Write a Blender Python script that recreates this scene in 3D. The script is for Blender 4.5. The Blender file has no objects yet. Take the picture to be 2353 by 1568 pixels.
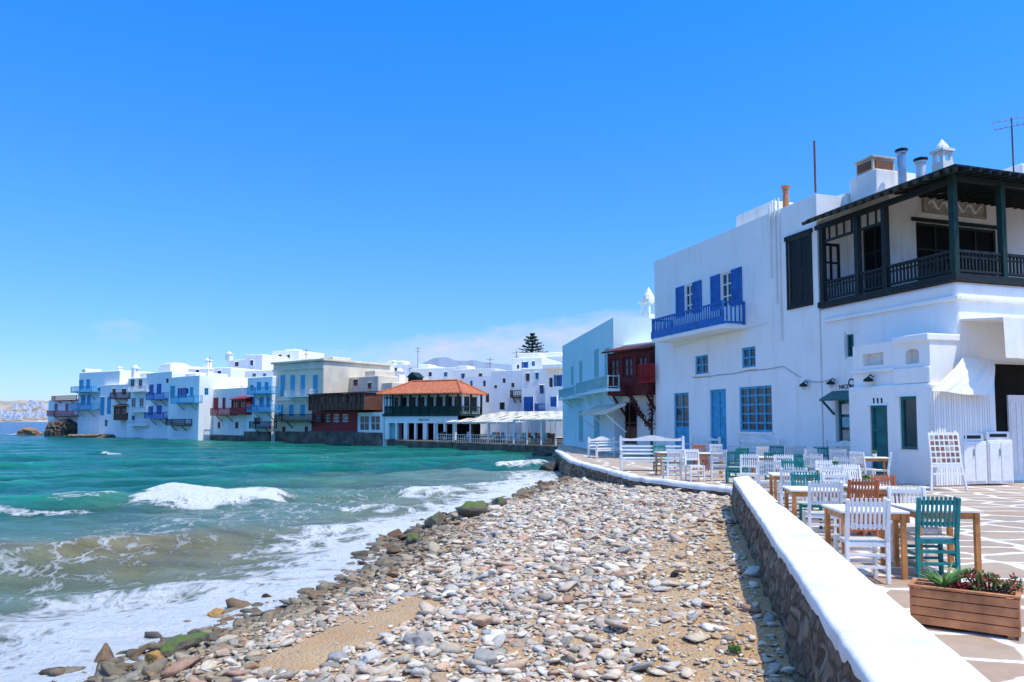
import bpy, bmesh, math, random
import numpy as np
from mathutils import Vector, Matrix, noise
R = math.radians
random.seed(7); rng = np.random.default_rng(7)
S = bpy.context.scene; C = S.collection
W = 2353.; FPX = 1700.; CX = 1176.5; CY = 784.; HOR = 968.
PT = R(3.5); SH = HOR - CY - FPX*math.tan(PT)
CZ = 1.75; CAM = Vector((0, 0, CZ))
SEA = -0.9

# ---------------------------------------------------------------- survey helpers
def ray(px, py):
    x = (px-CX)/FPX; y = (CY-py+SH)/FPX
    return Vector((x, math.cos(PT)-y*math.sin(PT), math.sin(PT)+y*math.cos(PT)))
def at(px, py, z):
    r = ray(px, py); return CAM + r*((z-CZ)/r.z)
def atY(px, py, Y):
    r = ray(px, py); return CAM + r*(Y/r.y)

class Fr:
    def __init__(s, O, X):
        s.O = Vector((O[0], O[1], 0)); s.X = Vector((X[0], X[1], 0)).normalized()
        s.Y = Vector((-s.X.y, s.X.x, 0)); s.ang = math.atan2(s.X.y, s.X.x)
    def uz(s, px, py, off=0):
        r = ray(px, py); t = ((s.O-CAM).dot(s.Y)-off)/r.dot(s.Y); P = CAM+r*t
        return (P-s.O).dot(s.X), P.z
    def vz(s, px, py, u):
        r = ray(px, py); t = ((s.O-CAM).dot(s.X)+u)/r.dot(s.X); P = CAM+r*t
        return (P-s.O).dot(s.Y), P.z
    def rect(s, b, off=0):
        x0, y0, x1, y1 = b; xm = (x0+x1)/2; ym = (y0+y1)/2
        return s.uz(x0, ym, off)[0], s.uz(xm, y1, off)[1], s.uz(x1, ym, off)[0], s.uz(xm, y0, off)[1]
    def wp(s, u, v, z): return s.O + s.X*u + s.Y*v + Vector((0, 0, z))

# ---------------------------------------------------------------- mesh collector
class MB:
    def __init__(s): s.v = []; s.f = []
    def add(s, vs, fs):
        o = len(s.v); s.v += [tuple(p) for p in vs]; s.f += [tuple(i+o for i in f) for f in fs]; return s
    def quad(s, a, b, c, d): return s.add([a, b, c, d], [(0, 1, 2, 3)])
    def box(s, x0, y0, z0, x1, y1, z1):
        v = [(x, y, z) for z in (z0, z1) for y in (y0, y1) for x in (x0, x1)]
        return s.add(v, [(0, 2, 3, 1), (4, 5, 7, 6), (0, 1, 5, 4), (2, 6, 7, 3), (0, 4, 6, 2), (1, 3, 7, 5)])
    def bar(s, p, q, w, h=None):
        h = h or w; p = Vector(p); q = Vector(q); d = (q-p).normalized()
        up = Vector((0, 0, 1)) if abs(d.z) < .95 else Vector((0, 1, 0))
        a = d.cross(up).normalized()*(w/2); b = a.cross(d).normalized()*(h/2)
        v = [p-a-b, p+a-b, p+a+b, p-a+b, q-a-b, q+a-b, q+a+b, q-a+b]
        return s.add(v, [(0, 1, 2, 3), (7, 6, 5, 4), (0, 4, 5, 1), (1, 5, 6, 2), (2, 6, 7, 3), (3, 7, 4, 0)])
    def tube(s, pts, rs, n=8):
        pts = [Vector(p) for p in pts]
        if not hasattr(rs, '__len__'): rs = [rs]*len(pts)
        o = len(s.v)
        for i, p in enumerate(pts):
            d = (pts[min(i+1, len(pts)-1)]-pts[max(i-1, 0)]).normalized()
            up = Vector((0, 0, 1)) if abs(d.z) < .9 else Vector((1, 0, 0))
            a = d.cross(up).normalized(); b = a.cross(d)
            for k in range(n):
                t = 2*math.pi*k/n; s.v.append(tuple(p+(a*math.cos(t)+b*math.sin(t))*rs[i]))
        for i in range(len(pts)-1):
            for k in range(n):
                s.f.append((o+i*n+k, o+i*n+(k+1) % n, o+(i+1)*n+(k+1) % n, o+(i+1)*n+k))
        s.f.append(tuple(o+k for k in range(n))[::-1]); s.f.append(tuple(o+(len(pts)-1)*n+k for k in range(n)))
        return s
    def lathe(s, prof, c=(0, 0, 0), n=14):
        o = len(s.v)
        for r, z in prof:
            for k in range(n):
                t = 2*math.pi*k/n; s.v.append((c[0]+r*math.cos(t), c[1]+r*math.sin(t), c[2]+z))
        for i in range(len(prof)-1):
            for k in range(n): s.f.append((o+i*n+k, o+i*n+(k+1) % n, o+(i+1)*n+(k+1) % n, o+(i+1)*n+k))
        s.f.append(tuple(o+k for k in range(n))[::-1]); s.f.append(tuple(o+(len(prof)-1)*n+k for k in range(n)))
        return s
    def prism(s, poly, z0, z1):
        n = len(poly); v = [(p[0], p[1], z0) for p in poly]+[(p[0], p[1], z1) for p in poly]
        return s.add(v, [tuple(range(n))[::-1], tuple(range(n, 2*n))]+[(i, (i+1) % n, n+(i+1) % n, n+i) for i in range(n)])
    def build(s, name, m, par=None, bev=0, smooth=False, weld=False, normals=True):
        me = bpy.data.meshes.new(name); me.from_pydata(s.v, [], s.f)
        if weld or normals:
            bm = bmesh.new(); bm.from_mesh(me)
            if weld: bmesh.ops.remove_doubles(bm, verts=bm.verts, dist=.0005)
            if normals: bmesh.ops.recalc_face_normals(bm, faces=bm.faces)
            bm.to_mesh(me); bm.free()
        me.materials.append(m)
        if smooth: me.polygons.foreach_set('use_smooth', [True]*len(me.polygons))
        o = bpy.data.objects.new(name, me); C.objects.link(o)
        if par is not None: o.parent = par
        if bev:
            b = o.modifiers.new('bevel', 'BEVEL'); b.width = bev; b.segments = 2; b.limit_method = 'ANGLE'; b.angle_limit = R(50)
        return o

def thing(name, label, cat, loc=(0, 0, 0), rot=0, group=None):
    o = bpy.data.objects.new(name, None); C.objects.link(o); o.location = loc; o.rotation_euler = (0, 0, rot)
    o.empty_display_size = .2
    o['label'] = label; o['category'] = cat
    if group: o['group'] = group
    return o
def tag(o, label, cat, group=None, kind=None):
    o['label'] = label; o['category'] = cat
    if group: o['group'] = group
    if kind: o['kind'] = kind
    return o
def struct(o, label, cat):
    o['kind'] = 'structure'; o['label'] = label; o['category'] = cat; return o
def dup(root, loc, rot, label, group=None):
    r = root.copy(); C.objects.link(r); r.location = loc; r.rotation_euler = (0, 0, rot); r['label'] = label
    if group: r['group'] = group
    for ch in list(root.children):
        c = ch.copy(); C.objects.link(c); c.parent = r
        for g in ch.children:
            d = g.copy(); C.objects.link(d); d.parent = c
    return r

# ---------------------------------------------------------------- materials
def base(name):
    m = bpy.data.materials.new(name); m.use_nodes = True; nt = m.node_tree
    return m, nt, nt.nodes['Principled BSDF']
def mixc(nt, fac, a, b, mode='MIX'):
    n = nt.nodes.new('ShaderNodeMix'); n.data_type = 'RGBA'; n.blend_type = mode
    for sock, val in ((n.inputs[0], fac), (n.inputs[6], a), (n.inputs[7], b)):
        if isinstance(val, bpy.types.NodeSocket): nt.links.new(val, sock)
        elif isinstance(val, (int, float)): sock.default_value = val
        else: sock.default_value = (*val[:3], 1)
    return n.outputs[2]
def math_(nt, op, a, b=0., c=None, clamp=False):
    n = nt.nodes.new('ShaderNodeMath'); n.operation = op; n.use_clamp = clamp
    for i, val in enumerate((a, b, c)):
        if val is None: continue
        if isinstance(val, bpy.types.NodeSocket): nt.links.new(val, n.inputs[i])
        else: n.inputs[i].default_value = val
    return n.outputs[0]
def ramp(nt, fac, stops):
    n = nt.nodes.new('ShaderNodeValToRGB'); cr = n.color_ramp
    while len(cr.elements) < len(stops): cr.elements.new(.5)
    for e, (p, c) in zip(cr.elements, stops):
        e.position = p; e.color = (c, c, c, 1) if isinstance(c, (int, float)) else (*c, 1)
    nt.links.new(fac, n.inputs[0]); return n.outputs[0]
def nz(nt, vec, sc, det=5, rough=.55, dist=0):
    n = nt.nodes.new('ShaderNodeTexNoise'); n.inputs['Scale'].default_value = sc; n.inputs['Detail'].default_value = det
    n.inputs['Roughness'].default_value = rough; n.inputs['Distortion'].default_value = dist
    if vec is not None: nt.links.new(vec, n.inputs['Vector'])
    return n.outputs['Fac']
def mapping(nt, vec, sc):
    n = nt.nodes.new('ShaderNodeMapping'); n.inputs['Scale'].default_value = sc; nt.links.new(vec, n.inputs[0]); return n.outputs[0]
def bump(nt, b, h, st, dist=.02):
    n = nt.nodes.new('ShaderNodeBump'); n.inputs['Strength'].default_value = st; n.inputs['Distance'].default_value = dist
    nt.links.new(h, n.inputs['Height']); nt.links.new(n.outputs[0], b.inputs['Normal'])
def coords(nt, k='Object'): return nt.nodes.new('ShaderNodeTexCoord').outputs[k]

def mat(name, col, rough=.7, var=.12, sc=2., bmp=.25, bs=25., spec=.3, stain=None, samt=.5, metal=0):
    m, nt, b = base(name); tc = coords(nt)
    f = ramp(nt, nz(nt, tc, sc), [(.3, 0.), (.7, 1.)])
    c = mixc(nt, f, [x*(1-var) for x in col], [min(1, x*(1+var)) for x in col])
    if stain:
        g = ramp(nt, nz(nt, mapping(nt, tc, (1.1, 1.1, .22)), 1.6, 8, .65), [(.52, 0.), (.78, samt)])
        c = mixc(nt, g, c, stain)
    nt.links.new(c, b.inputs['Base Color']); b.inputs['Roughness'].default_value = rough
    b.inputs['Specular IOR Level'].default_value = spec; b.inputs['Metallic'].default_value = metal
    if bmp: bump(nt, b, nz(nt, tc, bs, 6), bmp, .02)
    return m
WHITE = mat('white_plaster', (.85, .84, .80), .85, .03, .8, .5, 4, .15, (.60, .51, .38), .45)
WHITE2 = mat('aged_white_plaster', (.81, .785, .72), .85, .07, .6, .5, 4, .15, (.46, .37, .26), .6)
CAPW = mat('whitewashed_wall_top', (.70, .68, .645), .9, .06, 2.2, .6, 7, .1, (.42, .36, .28), .75)
PALEBLUE = mat('pale_blue_plaster', (.62, .77, .77), .85, .05, .8, .3, 6, .15, (.6, .6, .55), .3)
CREAM = mat('cream_plaster', (.70, .62, .46), .85, .10, .7, .35, 6, .15, (.42, .33, .22), .55)
BEIGE = mat('weathered_beige_plaster', (.66, .58, .45), .9, .15, .6, .5, 4, .1, (.36, .27, .17), .6)
SWALL = mat('dark_sea_stone', (.13, .105, .08), .9, .5, 1.3, 1., 5, .2)
BLUE = mat('blue_paint', (.010, .12, .40), .5, .25, 4, .3, 40, .35)
BLUE2 = mat('sky_blue_paint', (.045, .33, .53), .5, .25, 4, .3, 40, .35)
TEALD = mat('teal_door_paint', (.008, .12, .12), .5, .25, 4, .3, 40, .35)
TEAL = mat('teal_chair_paint', (.006, .20, .18), .45, .3, 8, .4, 50, .4)
AQUA = mat('pale_aqua_paint', (.26, .50, .50), .6, .15, 4, .2, 40, .3)
RED = mat('red_paint', (.30, .012, .012), .55, .25, 4, .3, 40, .3)
DRED = mat('dark_red_boards', (.105, .014, .012), .65, .35, 3, .4, 20, .25)
BROWN = mat('brown_wood', (.15, .062, .04), .7, .35, 3, .4, 20, .25)
DARK = mat('black_green_wood', (.014, .02, .018), .6, .3, 5, .3, 30, .25)
DGREEN = mat('dark_green_wood', (.01, .035, .025), .6, .3, 5, .3, 30, .25)
PWHITE = mat('white_wood_paint', (.78, .765, .73), .55, .08, 6, .3, 40, .3, (.5, .41, .31), .4)
STRAW = mat('woven_white_seat', (.72, .67, .57), .8, .2, 30, .4, 80, .2)
ORANGE = mat('orange_wood', (.54, .215, .055), .5, .35, 6, .2, 40, .4)
REDWOOD = mat('red_brown_wood_chair', (.42, .12, .04), .5, .25, 6, .2, 40, .4)
PLANKW = mat('planter_planks', (.52, .21, .085), .6, .4, 5, .4, 30, .3)
GLASS = mat('window_glass', (.03, .04, .05), .12, .3, 2, 0, 1, .5)
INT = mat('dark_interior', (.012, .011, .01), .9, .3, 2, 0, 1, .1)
CANVAS = mat('white_canvas', (.80, .785, .74), .9, .05, 1.5, .35, 8, .1)
CANVAS2 = mat('cream_canvas', (.60, .54, .43), .9, .14, 1.5, .35, 8, .1)
METAL = mat('grey_metal', (.45, .45, .45), .35, .15, 5, .1, 30, .5, None, .4, .8)
RUST = mat('rusty_metal', (.20, .09, .05), .8, .4, 12, .3, 40, .3)
ACM = mat('beige_casing', (.56, .46, .34), .7, .2, 3, .2, 20, .2, (.3, .13, .05), .6)
POT = mat('terracotta', (.5, .2, .09), .8, .2, 8, .2, 30, .2)
BLACK = mat('black_paint', (.01, .01, .01), .5, .2, 5, 0, 1, .3)
STONE_R = mat('carved_relief_stone', (.40, .36, .28), .85, .25, 8, .8, 14, .2)
PH1 = mat('dish_photo_brown', (.22, .13, .09), .5, .6, 22, 0, 1, .3)
PH2 = mat('dish_photo_red', (.30, .10, .07), .5, .6, 22, 0, 1, .3)
PH3 = mat('dish_photo_grey', (.20, .20, .19), .5, .6, 22, 0, 1, .3)
LEAFD = mat('dark_pine_needles', (.022, .05, .028), .8, .5, 1.5, 0, 1, .1)
LEAFR = mat('dark_red_blossom', (.085, .010, .014), .7, .6, 3, 0, 1, .2)
ALOE = mat('aloe_green', (.13, .25, .055), .5, .4, 12, .1, 30, .3)
JADE = mat('jade_green', (.06, .15, .03), .5, .4, 20, .1, 30, .3)
JADER = mat('red_tipped_leaf', (.30, .035, .02), .5, .4, 20, .1, 30, .3)
SOIL = mat('soil', (.05, .035, .025), 1, .3, 20, .5, 60, .1)
TRUNK = mat('bark', (.10, .07, .05), .9, .3, 8, .6, 20, .1)

def tile_mat():
    m, nt, b = base('orange_roof_tiles'); tc = coords(nt)
    w = nt.nodes.new('ShaderNodeTexWave'); w.inputs['Scale'].default_value = 1.3; w.bands_direction = 'X'; nt.links.new(tc, w.inputs[0])
    c = mixc(nt, ramp(nt, nz(nt, tc, 2.5, 6, .7), [(.3, 0.), (.7, 1.)]), (.38, .07, .025), (.64, .22, .085))
    nt.links.new(c, b.inputs['Base Color']); b.inputs['Roughness'].default_value = .85; bump(nt, b, w.outputs['Fac'], .9, .08); return m
TILE = tile_mat()
def stone_wall_mat():
    m, nt, b = base('rough_stone_wall'); tc = coords(nt)
    n = nt.nodes.new('ShaderNodeTexNoise'); n.inputs['Scale'].default_value = 3.; n.inputs['Detail'].default_value = 4; nt.links.new(tc, n.inputs[0])
    ad = nt.nodes.new('ShaderNodeVectorMath'); ad.operation = 'MULTIPLY_ADD'; nt.links.new(n.outputs['Color'], ad.inputs[0]); ad.inputs[1].default_value = (.35, .35, .35); nt.links.new(tc, ad.inputs[2])
    mp = mapping(nt, ad.outputs[0], (1, 1, 1.6))
    v = nt.nodes.new('ShaderNodeTexVoronoi'); v.inputs['Scale'].default_value = 4.; nt.links.new(mp, v.inputs[0])
    v2 = nt.nodes.new('ShaderNodeTexVoronoi'); v2.feature = 'DISTANCE_TO_EDGE'; v2.inputs['Scale'].default_value = 4.; nt.links.new(mp, v2.inputs[0])
    sp = nt.nodes.new('ShaderNodeSeparateColor'); nt.links.new(v.outputs['Color'], sp.inputs[0])
    c = mixc(nt, sp.outputs[0], (.20, .14, .08), (.50, .40, .28)); c = mixc(nt, ramp(nt, nz(nt, tc, 7, 7, .7), [(.40, 0.), (.68, .75)]), c, (.16, .115, .07))
    e = ramp(nt, v2.outputs['Distance'], [(.0, 0.), (.14, 1.)])
    c = mixc(nt, math_(nt, 'MULTIPLY', math_(nt, 'SUBTRACT', 1., e), .7), c, (.10, .075, .05))
    c = mixc(nt, ramp(nt, nz(nt, tc, 2.2, 7, .7), [(.60, 0.), (.70, .6)]), c, (.60, .54, .44))
    nt.links.new(c, b.inputs['Base Color']); b.inputs['Roughness'].default_value = .95
    bump(nt, b, math_(nt, 'ADD', e, math_(nt, 'MULTIPLY', nz(nt, tc, 12, 8, .65), 1.6)), 1., .08); return m
STONEW = stone_wall_mat()
def flag_mat():
    m, nt, b = base('flagstones_with_white_joints'); tc = coords(nt)
    n = nt.nodes.new('ShaderNodeTexNoise'); n.inputs['Scale'].default_value = 1.6; n.inputs['Detail'].default_value = 3; nt.links.new(tc, n.inputs[0])
    ad = nt.nodes.new('ShaderNodeVectorMath'); ad.operation = 'MULTIPLY_ADD'; nt.links.new(n.outputs['Color'], ad.inputs[0]); ad.inputs[1].default_value = (.30, .30, 0); nt.links.new(tc, ad.inputs[2])
    mp = mapping(nt, ad.outputs[0], (.95, 1.5, 1))
    def vor(feat):
        v = nt.nodes.new('ShaderNodeTexVoronoi'); v.voronoi_dimensions = '2D'; v.feature = feat; v.inputs['Scale'].default_value = 1.; v.inputs['Randomness'].default_value = .72; nt.links.new(mp, v.inputs[0]); return v
    ve = vor('DISTANCE_TO_EDGE'); vc = vor('F1')
    sep = nt.nodes.new('ShaderNodeSeparateColor'); nt.links.new(vc.outputs['Color'], sep.inputs[0])
    c = mixc(nt, sep.outputs[0], (.41, .26, .17), (.37, .305, .235)); c = mixc(nt, ramp(nt, nz(nt, tc, 5, 7, .65), [(.35, 0.), (.7, .65)]), c, (.25, .165, .11))
    c = mixc(nt, ramp(nt, nz(nt, tc, .5, 3), [(.4, 0.), (.65, .5)]), c, (.46, .35, .255))
    e = math_(nt, 'ADD', ve.outputs['Distance'], math_(nt, 'MULTIPLY', math_(nt, 'SUBTRACT', nz(nt, tc, 9, 4), .5), .05))
    ed = ramp(nt, e, [(.055, 1.), (.075, 0.)])
    worn = math_(nt, 'MULTIPLY', ed, ramp(nt, nz(nt, tc, 7, 6, .7), [(.28, .45), (.55, 1.)]))
    c = mixc(nt, worn, c, (.73, .69, .63))
    nt.links.new(c, b.inputs['Base Color']); b.inputs['Roughness'].default_value = .85
    bump(nt, b, math_(nt, 'ADD', nz(nt, tc, 18, 6), math_(nt, 'MULTIPLY', ed, -.5)), .4, .015); return m
FLAG = flag_mat()
def sand_mat():
    m, nt, b = base('sandy_beach_ground'); tc = coords(nt, 'Object')
    a = nt.nodes.new('ShaderNodeAttribute'); a.attribute_name = 'wet'
    c = mixc(nt, ramp(nt, nz(nt, tc, 1.2, 6), [(.3, 0.), (.7, 1.)]), (.45, .245, .10), (.51, .345, .185))
    v = nt.nodes.new('ShaderNodeTexVoronoi'); v.inputs['Scale'].default_value = 28; nt.links.new(tc, v.inputs[0])
    sep = nt.nodes.new('ShaderNodeSeparateColor'); nt.links.new(v.outputs['Color'], sep.inputs[0])
    c = mixc(nt, ramp(nt, sep.outputs[0], [(.6, 0.), (.95, .5)]), c, (.36, .29, .21))
    c = mixc(nt, a.outputs['Fac'], c, (.20, .10, .04))
    nt.links.new(c, b.inputs['Base Color']); b.inputs['Roughness'].default_value = .9
    bump(nt, b, math_(nt, 'SUBTRACT', nz(nt, tc, 30, 6), v.outputs['Distance']), .8, .03); return m
SAND = sand_mat()
def pebble_mat():
    m, nt, b = base('beach_pebbles'); tc = coords(nt)
    a = nt.nodes.new('ShaderNodeAttribute'); a.attribute_name = 'col'
    f = ramp(nt, nz(nt, tc, 26, 7, .7), [(.3, .68), (.7, 1.2)])
    c = mixc(nt, 1., a.outputs['Color'], f, 'MULTIPLY')
    nt.links.new(c, b.inputs['Base Color']); b.inputs['Roughness'].default_value = .85; b.inputs['Specular IOR Level'].default_value = .2
    bump(nt, b, nz(nt, tc, 45, 6, .65), .6, .015); return m
PEB = pebble_mat()
def sea_mat():
    m, nt, b = base('turquoise_sea'); tc = coords(nt)
    a = nt.nodes.new('ShaderNodeAttribute'); a.attribute_name = 'wcol'
    fo = nt.nodes.new('ShaderNodeAttribute'); fo.attribute_name = 'foam'
    c = mixc(nt, 1., a.outputs['Color'], ramp(nt, nz(nt, mapping(nt, tc, (.45, 1.5, 1)), .7, 8, .68, .5), [(.3, .45), (.7, 1.)]), 'MULTIPLY')
    # lacy foam
    n = nt.nodes.new('ShaderNodeTexNoise'); n.inputs['Scale'].default_value = .9; n.inputs['Detail'].default_value = 5; nt.links.new(tc, n.inputs[0])
    ad = nt.nodes.new('ShaderNodeVectorMath'); ad.operation = 'MULTIPLY_ADD'; nt.links.new(n.outputs['Color'], ad.inputs[0]); ad.inputs[1].default_value = (1.7, 1.7, 0); nt.links.new(tc, ad.inputs[2])
    v = nt.nodes.new('ShaderNodeTexVoronoi'); v.feature = 'DISTANCE_TO_EDGE'; v.voronoi_dimensions = '2D'; v.inputs['Scale'].default_value = 1.3; nt.links.new(ad.outputs[0], v.inputs[0])
    v2 = nt.nodes.new('ShaderNodeTexVoronoi'); v2.feature = 'DISTANCE_TO_EDGE'; v2.voronoi_dimensions = '2D'; v2.inputs['Scale'].default_value = 4.5; nt.links.new(ad.outputs[0], v2.inputs[0])
    lace = math_(nt, 'ADD', math_(nt, 'MULTIPLY', v.outputs['Distance'], 1.0), math_(nt, 'MULTIPLY', v2.outputs['Distance'], .7))
    val = math_(nt, 'ADD', lace, math_(nt, 'MULTIPLY', nz(nt, tc, 2.6, 9, .7), .95))
    f = math_(nt, 'MULTIPLY', math_(nt, 'SUBTRACT', fo.outputs['Fac'], val), 2.4, clamp=True)
    c = mixc(nt, f, c, (.86, .87, .85))
    nt.links.new(c, b.inputs['Base Color'])
    nt.links.new(math_(nt, 'ADD', math_(nt, 'MULTIPLY', f, .6), .18), b.inputs['Roughness'])
    b.inputs['IOR'].default_value = 1.33; b.inputs['Specular IOR Level'].default_value = .2
    h = math_(nt, 'ADD', nz(nt, mapping(nt, tc, (.6, 1.4, 1)), 1.3, 9, .64, .3), math_(nt, 'MULTIPLY', math_(nt, 'MULTIPLY', f, nz(nt, tc, 7, 7, .7)), .6))
    bump(nt, b, h, .95, .4); return m
SEAM = sea_mat()
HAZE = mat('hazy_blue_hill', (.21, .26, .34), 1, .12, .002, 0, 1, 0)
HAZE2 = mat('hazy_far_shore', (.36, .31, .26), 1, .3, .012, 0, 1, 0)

# ---------------------------------------------------------------- camera, sun, sky
cd = bpy.data.cameras.new('camera'); cam = bpy.data.objects.new('camera', cd); C.objects.link(cam)
cam.location = CAM; cam.rotation_euler = (R(90)+PT, 0, 0); cd.lens = FPX/W*36; cd.sensor_width = 36; cd.shift_y = SH/W
cd.clip_start = .1; cd.clip_end = 30000; S.camera = cam
SAZ, SEL = R(122), R(66)
sd = Vector((math.sin(SAZ)*math.cos(SEL), math.cos(SAZ)*math.cos(SEL), math.sin(SEL)))
ld = bpy.data.lights.new('sun', 'SUN'); sun = bpy.data.objects.new('sun', ld); C.objects.link(sun)
ld.energy = 4.3; ld.angle = R(.53); ld.color = (1, .94, .83); sun.rotation_euler = sd.to_track_quat('Z', 'Y').to_euler()
S.view_settings.view_transform = 'Standard'; S.view_settings.look = 'None'; S.view_settings.exposure = 0
wd = bpy.data.worlds.new('World'); S.world = wd; wd.use_nodes = True; nt = wd.node_tree
bg = nt.nodes['Background']; sky = nt.nodes.new('ShaderNodeTexSky'); sky.sky_type = 'NISHITA'; sky.sun_disc = False
sky.sun_elevation = SEL; sky.sun_rotation = SAZ; sky.air_density = 1.; sky.dust_density = .3; sky.ozone_density = 2.5
tc = nt.nodes.new('ShaderNodeTexCoord').outputs['Generated']
sp = nt.nodes.new('ShaderNodeSeparateXYZ'); nt.links.new(tc, sp.inputs[0])
az = math_(nt, 'ARCTAN2', sp.outputs[0], sp.outputs[1]); el = sp.outputs[2]
tint = ramp(nt, el, [(0., (.26, .33, .47)), (.10, (.205, .335, .58)), (.25, (.155, .385, .78)), (.51, (.07, .42, 1.0)), (.64, (.50, .80, .95)), (.85, (.78, .98, .96))])
skyc = mixc(nt, 1., sky.outputs[0], tint, 'MULTIPLY')
sc2 = nt.nodes.new('ShaderNodeVectorMath'); sc2.operation = 'SCALE'; nt.links.new(skyc, sc2.inputs[0]); sc2.inputs['Scale'].default_value = 2.5; skyc = sc2.outputs[0]
cb = nt.nodes.new('ShaderNodeCombineXYZ'); nt.links.new(math_(nt, 'MULTIPLY', az, 5.), cb.inputs[0]); nt.links.new(math_(nt, 'MULTIPLY', el, 11.), cb.inputs[1])
cn = nz(nt, cb.outputs[0], 3.4, 10, .62)
def smooth(v, a, b):
    n = nt.nodes.new('ShaderNodeMapRange'); n.interpolation_type = 'SMOOTHSTEP'; nt.links.new(v, n.inputs[0])
    n.inputs[1].default_value = a; n.inputs[2].default_value = b; return n.outputs[0]
def times(*a):
    r = a[0]
    for x in a[1:]: r = math_(nt, 'MULTIPLY', r, x)
    return r
topel = math_(nt, 'SUBTRACT', el, math_(nt, 'MULTIPLY', az, .12))
m1 = times(smooth(topel, .158, .108), smooth(el, .0, .06), smooth(az, -.42, -.08), smooth(az, .6, .25))
m2 = times(smooth(el, .135, .11), smooth(el, .075, .10), smooth(az, -.58, -.47), smooth(az, -.36, -.47))
mk = math_(nt, 'ADD', m1, math_(nt, 'MULTIPLY', m2, .62))
dens = math_(nt, 'MULTIPLY', math_(nt, 'SUBTRACT', math_(nt, 'ADD', cn, math_(nt, 'MULTIPLY', mk, .62)), .80), 2.2, clamp=True)
dens = math_(nt, 'MULTIPLY', dens, math_(nt, 'ADD', math_(nt, 'MULTIPLY', m1, .3), .55))
skyc = mixc(nt, dens, skyc, (4.5, 4.95, 5.9))
nt.links.new(skyc, bg.inputs[0]); bg.inputs[1].default_value = .15

# ---------------------------------------------------------------- shoreline / sea / beach
sp_px = [(100, 1700), (250, 1568), (390, 1505), (560, 1440), (720, 1375), (880, 1305), (945, 1255), (985, 1212), (1080, 1182), (1200, 1150), (1285, 1110)]
spt = [at(x, y, SEA) for x, y in sp_px]
SY = [-20, 0]+[p.y for p in spt]+[44, 400]; SX = [-9, -6.5]+[p.x for p in spt]+[2.6, 2.6]
def shore(y): return np.interp(y, SY, SX)
tab = rng.random((256, 256))
def vn(x, y):
    xi = np.floor(x).astype(int); yi = np.floor(y).astype(int); fx = x-xi; fy = y-yi
    fx = fx*fx*(3-2*fx); fy = fy*fy*(3-2*fy); a = tab[xi % 256, yi % 256]; b = tab[(xi+1) % 256, yi % 256]; c = tab[xi % 256, (yi+1) % 256]; d = tab[(xi+1) % 256, (yi+1) % 256]
    return (a*(1-fx)+b*fx)*(1-fy)+(c*(1-fx)+d*fx)*fy
def fbm(x, y, o=4):
    t = 0; a = .5
    for i in range(o): t = t+a*vn(x*2**i+i*17, y*2**i+i*31); a *= .5
    return t
def grid_mesh(name, X, Y, Z, m):
    nr, na = X.shape; me = bpy.data.meshes.new(name)
    co = np.stack([X, Y, Z], -1).reshape(-1, 3)
    i = np.arange(nr*na).reshape(nr, na); q = np.stack([i[:-1, :-1], i[:-1, 1:], i[1:, 1:], i[1:, :-1]], -1).reshape(-1, 4)
    me.vertices.add(len(co)); me.vertices.foreach_set('co', co.ravel()); me.loops.add(q.size); me.loops.foreach_set('vertex_index', q.ravel())
    me.polygons.add(len(q)); me.polygons.foreach_set('loop_start', np.arange(0, q.size, 4)); me.polygons.foreach_set('use_smooth', np.ones(len(q), bool))
    me.update(calc_edges=True); me.validate(); me.materials.append(m)
    o = bpy.data.objects.new(name, me); C.objects.link(o); return o
def fattr(o, name, arr):
    a = o.data.attributes.new(name, 'FLOAT', 'POINT'); a.data.foreach_set('value', np.ascontiguousarray(arr, dtype=np.float32).ravel())
def cattr(o, name, arr):
    a = o.data.attributes.new(name, 'FLOAT_COLOR', 'POINT'); a.data.foreach_set('color', np.ascontiguousarray(np.concatenate([arr, np.ones(arr.shape[:-1]+(1,))], -1), dtype=np.float32).ravel())
rad = np.concatenate([np.geomspace(3.2, 170, 640), np.geomspace(180, 14000, 60)]); angs = np.radians(np.linspace(42, -72, 560))
RR, AA = np.meshgrid(rad, angs, indexing='ij'); SXX = RR*np.sin(AA); SYY = RR*np.cos(AA)
sd_ = (SXX-shore(SYY))*.82                      # signed distance: negative = offshore
off = -sd_
fade = np.clip(off/4., 0, 1)*np.clip(1-RR/260, 0, 1)
warp = fbm(SXX*.12, SYY*.12)*7
H = np.zeros_like(RR)
for lam, amp, dx, dy, ph in ((8.5, .19, .30, -.95, 0), (5.1, .16, .48, -.88, 1.3), (3.1, .10, .05, -1., 2.1), (1.8, .055, .6, -.8, .4)):
    k = 2*math.pi/lam; p = k*(SXX*dx+SYY*dy)+warp*(4/lam)+ph
    H += amp*(1-2*np.abs(np.sin(p/2)))*np.clip(1-RR*lam**-1/45, 0, 1)*(.4+1.2*fbm(SXX*.15+lam, SYY*.3))
H += (fbm(SXX*.9, SYY*.9)-.5)*.25
H *= fade
HW0 = H.copy()
foam = np.zeros_like(RR); ff = fbm(SXX*1.1+7, SYY*1.1+2, 5)
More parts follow.
